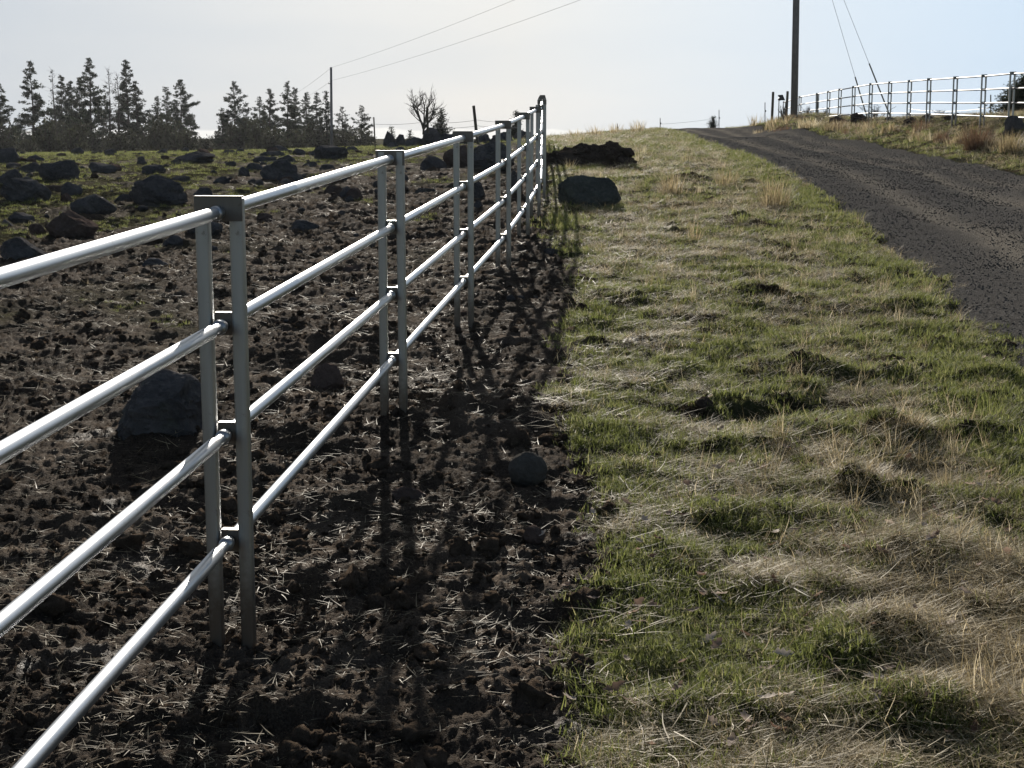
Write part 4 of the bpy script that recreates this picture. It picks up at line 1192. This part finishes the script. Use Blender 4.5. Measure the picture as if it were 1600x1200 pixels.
# straw bits in the mud
X, Y = sample(150000, 2.6, 45, .45)
m_ = 1 - verge_mask(X, Y) * .6
zone = np.clip(.28 + 1.6 * fbm(X * .8, Y * .8, 95, 4), .05, 1)
for px, py, wx, wy in [(600, 590, .6, .5), (500, 480, 1.2, .9), (680, 830, .5, .4), (700, 420, 1.5, 1.5), (200, 480, 1, 1), (130, 590, .8, .7)]:
    p = on_ground(px, py); zone = np.maximum(zone, np.exp(-((X - p.x) / wx) ** 2 - ((Y - p.y) / wy) ** 2))
keep = (RNG.random(len(X)) < zone ** .8 * m_ * (1 - pasture_mask(X, Y) * .5)) & (road_mask(X, Y) < .2)
X, Y = X[keep], Y[keep]
sc = (.6 + .9 * RNG.random(len(X)) ** 2) * np.clip((Y / 7) ** .6, .85, 2.8)
scatter("straw_litter", C_STRAW, np.stack([X, Y, ground_z(X, Y) + .006], -1), sc, up_rot(len(X), .12), "pale bits of straw trodden into the mud")
# mud clods
X, Y = sample(140000, 2.4, 38, .45)
keep = (RNG.random(len(X)) < np.clip(1.3 - Y / 22, .1, 1)) & (verge_mask(X, Y) < RNG.uniform(.1, .98, len(X))) & (pasture_mask(X, Y) < .6) & (RNG.random(len(X)) < np.clip(.45 + 1.2 * fbm(X * 1.6, Y * 1.6, 97, 3), .1, 1))
X, Y = X[keep], Y[keep]
sc = (.007 + .042 * RNG.random(len(X)) ** 8) * np.clip((Y / 7) ** .5, .8, 1.5)
scatter("mud_clods", C_CLOD, np.stack([X, Y, ground_z(X, Y) + sc * .05], -1), sc, up_rot(len(X), .5), "crumbled clods of dark trodden mud")
X, Y = sample(2600, 2.6, 22, .45)
keep = (verge_mask(X, Y) < .5) & (RNG.random(len(X)) < np.clip(.35 + 1.5 * fbm(X * 1.2, Y * 1.2, 98, 3), .03, 1)); X, Y = X[keep], Y[keep]
sc = (.045 + .075 * RNG.random(len(X)) ** 2.5)
scatter("mud_lumps", C_CLOD, np.stack([X, Y, ground_z(X, Y) + sc * .02], -1), sc, up_rot(len(X), .5), "larger lumps of dark trodden mud")
X, Y = sample(9000, 4, 60)
g = greenness(X, Y); keep = (verge_mask(X, Y) > .6) & (road_mask(X, Y) < .1) & (RNG.random(len(X)) < np.clip(.75 - .7 * g, .04, 1) * np.clip(.3 + 1.6 * fbm(X * .7, Y * .5, 99, 3) + .3 * sstep(10, 18, Y), .02, 1)); X, Y = X[keep], Y[keep]
scatter("standing_dry_stems", C_TALL, np.stack([X, Y, ground_z(X, Y)], -1), .35 + .6 * RNG.random(len(X)), up_rot(len(X), .2), "thin standing dry stems dotted over the verge")
# road gravel
Y = 7 * np.exp(RNG.random(70000) * math.log(60 / 7)); tq = RNG.random(len(Y))
X = road_l(Y) - .15 + tq * (road_r(Y) - road_l(Y) + .3)
keep = np.abs(X / Y) < .42; X, Y = X[keep], Y[keep]
tq = (X - road_l(Y)) / (road_r(Y) - road_l(Y))
rzz = base_z(X, Y) - .035 * (np.exp(-((tq - .27) / .07) ** 2) + np.exp(-((tq - .60) / .07) ** 2)) + 0.016 * fbm(X * 1.3, Y * 0.7, 71, 4) + 0.006 * fbm(X * 9, Y * 9, 72, 2) - .03 * ((tq < 0) | (tq > 1))
sc = (.007 + .016 * RNG.random(len(X)) ** 4) * np.clip((Y / 11) ** .5, 1, 1.6)
scatter("road_gravel", C_GRAVEL, np.stack([X, Y, rzz], -1), sc, up_rot(len(X), .6), "loose dark gravel on the road")

# ---------------------------------------------------------------- tufts, weeds, bushes: each its own thing
def tuft(px, py, w, h, label, mat, n=120, seed=1, name="grass_tuft", D=None, lean=(.05, .6), curl=(.03, .25), wid=(.003, .006), cat="grass tuft", group=None):
    p = on_ground(px, py) if D is None else at(px, py, D)
    p.z = gz(p.x, p.y) - .01 if D is None else p.z
    W = w / F * p.y; H = h / F * p.y; rg = np.random.default_rng(seed); b = MB()
    ws = max(1.0, p.y / 14)
    for k in range(n):
        r = W * .32 * math.sqrt(rg.random()); a = rg.uniform(0, 6.28)
        V, Fc = blade(rg, H * rg.uniform(.45, 1.15), rg.uniform(*wid) * ws, (r * math.cos(a), r * math.sin(a), -.02), a + rg.normal() * .7, rg.uniform(*lean) * (.4 + .6 * r / (W * .32)), rg.uniform(*curl), 4)
        b.add(V, Fc, rg.random())
    return tag(obj(name, b.mesh(name, M[mat], False, True), None, p), label, cat, group)
TUFTS = [
    (1212, 326, 66, 58, "tallest pale dry grass tuft at the left edge of the road", 'dry', 260),
    (1160, 354, 36, 24, "squat dark green tuft left below the tallest dry tuft", 'grass', 160),
    (1086, 378, 30, 48, "thin spiky tuft with long stems in the middle of the verge", 'dry', 60),
    (1048, 306, 50, 46, "brownish dry tuft beyond the wide mossy boulder", 'dry', 150),
    (1008, 300, 22, 26, "small dark tuft right beside the wide mossy boulder", 'grass', 70),
    (1135, 292, 46, 36, "loose dry tuft between brownish tuft and road edge", 'dry', 110),
    (1268, 578, 90, 40, "green grass tuft on the hump above the bare patch", 'grass', 220),
    (1420, 690, 90, 44, "flattened dry tuft on the hump right of the bare patch", 'dry', 200),
    (1550, 660, 90, 50, "bright green grass clump at the right edge below the road", 'grass', 260),
    (1385, 1000, 110, 46, "flopped dry tuft low in the right corner", 'dry', 220),
    (1350, 770, 70, 38, "dry tuft draped over the dark hollow on the right", 'dry', 120),
    (996, 207, 30, 22, "bushy grey weed on the skyline right of the dirt heap", 'dry', 130),
    (962, 210, 26, 20, "pale weed on the skyline above the dirt heap", 'dry', 90),
    (930, 213, 34, 22, "wispy dry grass on the skyline left of the pale weed", 'dry', 90),
    (898, 214, 30, 16, "low dry grass on the skyline next to the far fence end", 'dry', 80),
    (1526, 236, 66, 46, "big rusty orange weed on the bank below the distant fence", 'rust', 420),
    (1470, 222, 36, 22, "small rusty weed left of the big orange one on the bank", 'rust', 150),
    (1578, 240, 54, 38, "grey green weed right of the big orange one on the bank", 'dry', 260),
    (1440, 205, 44, 20, "low rusty weed below the middle of the distant fence", 'rust', 150),
    (1390, 208, 40, 18, "low grey weed below the guy wire anchors", 'dry', 130),
    (1262, 200, 50, 20, "grey weed at the foot of the big utility pole", 'dry', 160),
    (1300, 205, 50, 18, "straggly dry weed right of the big utility pole", 'dry', 140),
    (1210, 197, 44, 16, "dry weed below the two wooden posts", 'dry', 130),
    (1180, 196, 30, 22, "thin dry weed left of the steel stake with insulator", 'dry', 60),
    (1430, 480, 70, 24, "green fringe of grass along the road edge", 'grass', 180),
    (1330, 340, 60, 22, "green tuft along the road edge farther up", 'grass', 150),
    (960, 690, 60, 26, "low green tuft at the mud edge right of the smooth stone", 'grass', 160),
]
for i, (x, y, w, h, lab, mt, n) in enumerate(TUFTS):
    tuft(x, y, w, h, lab, mt, n, 500 + i, "weed" if "weed" in lab else "grass_tuft", cat="weed" if "weed" in lab else "grass tuft",
         lean=(.05, .6) if 'flop' not in lab and 'flat' not in lab and 'draped' not in lab else (.7, 1.25))
TREF = [(x, y, short(lab)) for x, y, w, h, lab, mt, n in TUFTS] + REF
# standing wisps of dry grass
for k in range(46):
    x = random.uniform(870, 1260); y = random.uniform(222, 420)
    p = on_ground(x, y)
    if p.x > float(road_l(p.y)) - .2: continue
    tuft(x, y, random.uniform(14, 30), random.uniform(12, 26), near_label(x, y, "wisp of dry grass", TREF), 'dry', 26, 700 + k, "grass_wisp", cat="grass", group="wisps of dry grass on the upper verge", wid=(.002, .004))
for k in range(75):
    x = random.uniform(1180, 1600); y = np.interp(x, [1180, 1240, 1400, 1600], [196, 188, 204, 232]) + random.uniform(-2, 14)
    tuft(x, y, random.uniform(16, 34), random.uniform(9, 20), near_label(x, y, "low rusty weed" if k % 3 == 0 else "low dry weed", TREF), 'rust' if k % 3 == 0 else 'dry', 50, 800 + k, "bank_weed", cat="weed", group="low weeds on the bank", wid=(.002, .004))
# leafless shrubs behind the distant fence
def twig_shrub(px, py, w, h, D, label, seed):
    p = at(px, py, D); W = w / F * D; H = h / F * D; rg = np.random.default_rng(seed); b = MB()
    for k in range(26):
        a = rg.uniform(0, 6.28); e = Vector((math.cos(a) * W * .5 * rg.random(), math.sin(a) * W * .4 * rg.random(), H * rg.uniform(.5, 1)))
        b.path([Vector((rg.normal() * .05, 0, -.2)), e * .55 + Vector((0, 0, H * .1)), e], [.013, .009, .004], 3)
        for q in range(4):
            f = e * rg.uniform(.4, .95); b.path([f, f + Vector((rg.normal() * W * .1, rg.normal() * .1, H * rg.uniform(.05, .25)))], [.006, .003], 3)
    return tag(obj("bare_shrub", b.mesh("bare_shrub", M['dead']), None, p), label, "shrub")
twig_shrub(1367, 190, 66, 27, 62, "leafless twiggy shrub behind the distant fence near the guy wires", 1)
twig_shrub(1470, 188, 40, 16, 58, "low leafless twigs behind the distant fence at right", 2)
twig_shrub(1262, 186, 24, 20, 74, "faint leafless twigs behind the first bay right of the utility pole", 3)
twig_shrub(1290, 186, 20, 16, 74, "faint leafless twigs behind the second bay right of the utility pole", 4)
twig_shrub(1224, 186, 20, 22, 70, "faint leafless twigs between the two wooden posts", 5)
# fallen oak leaves
def leaf_mesh(seed):
    rg = np.random.default_rng(seed); pts = []; n = 7
    for i in range(n + 1):
        t = i / n; w = .30 * math.sin(math.pi * (t * .9 + .05)) * (1.0 if i % 2 else .55)
        pts.append((t - .5, w))
    V = []; 
    for x, w in pts:
        cz = .22 * (x * x) * 2 + rg.normal() * .03
        V += [(x, -w, cz + .35 * w * rg.uniform(.4, 1)), (x, 0, cz), (x, w, cz + .35 * w * rg.uniform(.4, 1))]
    Fc = []
    for i in range(n):
        a = i * 3; Fc += [(a, a + 1, a + 4, a + 3), (a + 1, a + 2, a + 5, a + 4)]
    return mesh_np("leaf", V, Fc, M['leaf'], True, np.full(len(V), (.05, .95, .5)[seed % 3]))
LM = [leaf_mesh(i) for i in range(6)]
def leaves(n, xr, yr, label, group):
    for k in range(n):
        lx, ly = random.uniform(*xr), random.uniform(*yr); p = on_ground(lx, ly); label = ('dark brown oak leaf', 'pale oak leaf', 'tan oak leaf')[k % 3]; s = random.uniform(.036, .072)
        o = obj("fallen_leaf", LM[k % 6], None, (p.x, p.y, gz(p.x, p.y) + .045), (random.uniform(-.5, .5), random.uniform(-.5, .5), random.uniform(0, 6.3)), (s, s, s))
        tag(o, near_label(lx, ly, label, TREF), "leaf", group)
leaves(120, (960, 1600), (800, 1190), "curled oak leaf", "fallen oak leaves")
leaves(34, (1000, 1600), (560, 800), "curled oak leaf", "fallen oak leaves")
leaves(16, (820, 1000), (760, 1190), "curled oak leaf", "fallen oak leaves")
print("tris ground", 2 * len(gf), "objects", len(COL.objects))

# thin autumn haze
b = MB(); b.box((20, 130, 24), (420, 560, 56)); hz = b.mesh("haze", None)
hm, hn, hl, ho = new_mat("thin_haze")
pv = hn.new("ShaderNodeVolumePrincipled"); pv.inputs['Density'].default_value = HAZE; pv.inputs['Color'].default_value = (.93, .95, 1, 1); pv.inputs['Anisotropy'].default_value = 0.2
hl.new(pv.outputs[0], ho.inputs['Volume']); hz.materials.append(hm)
tag(obj("haze", hz), kind='stuff')
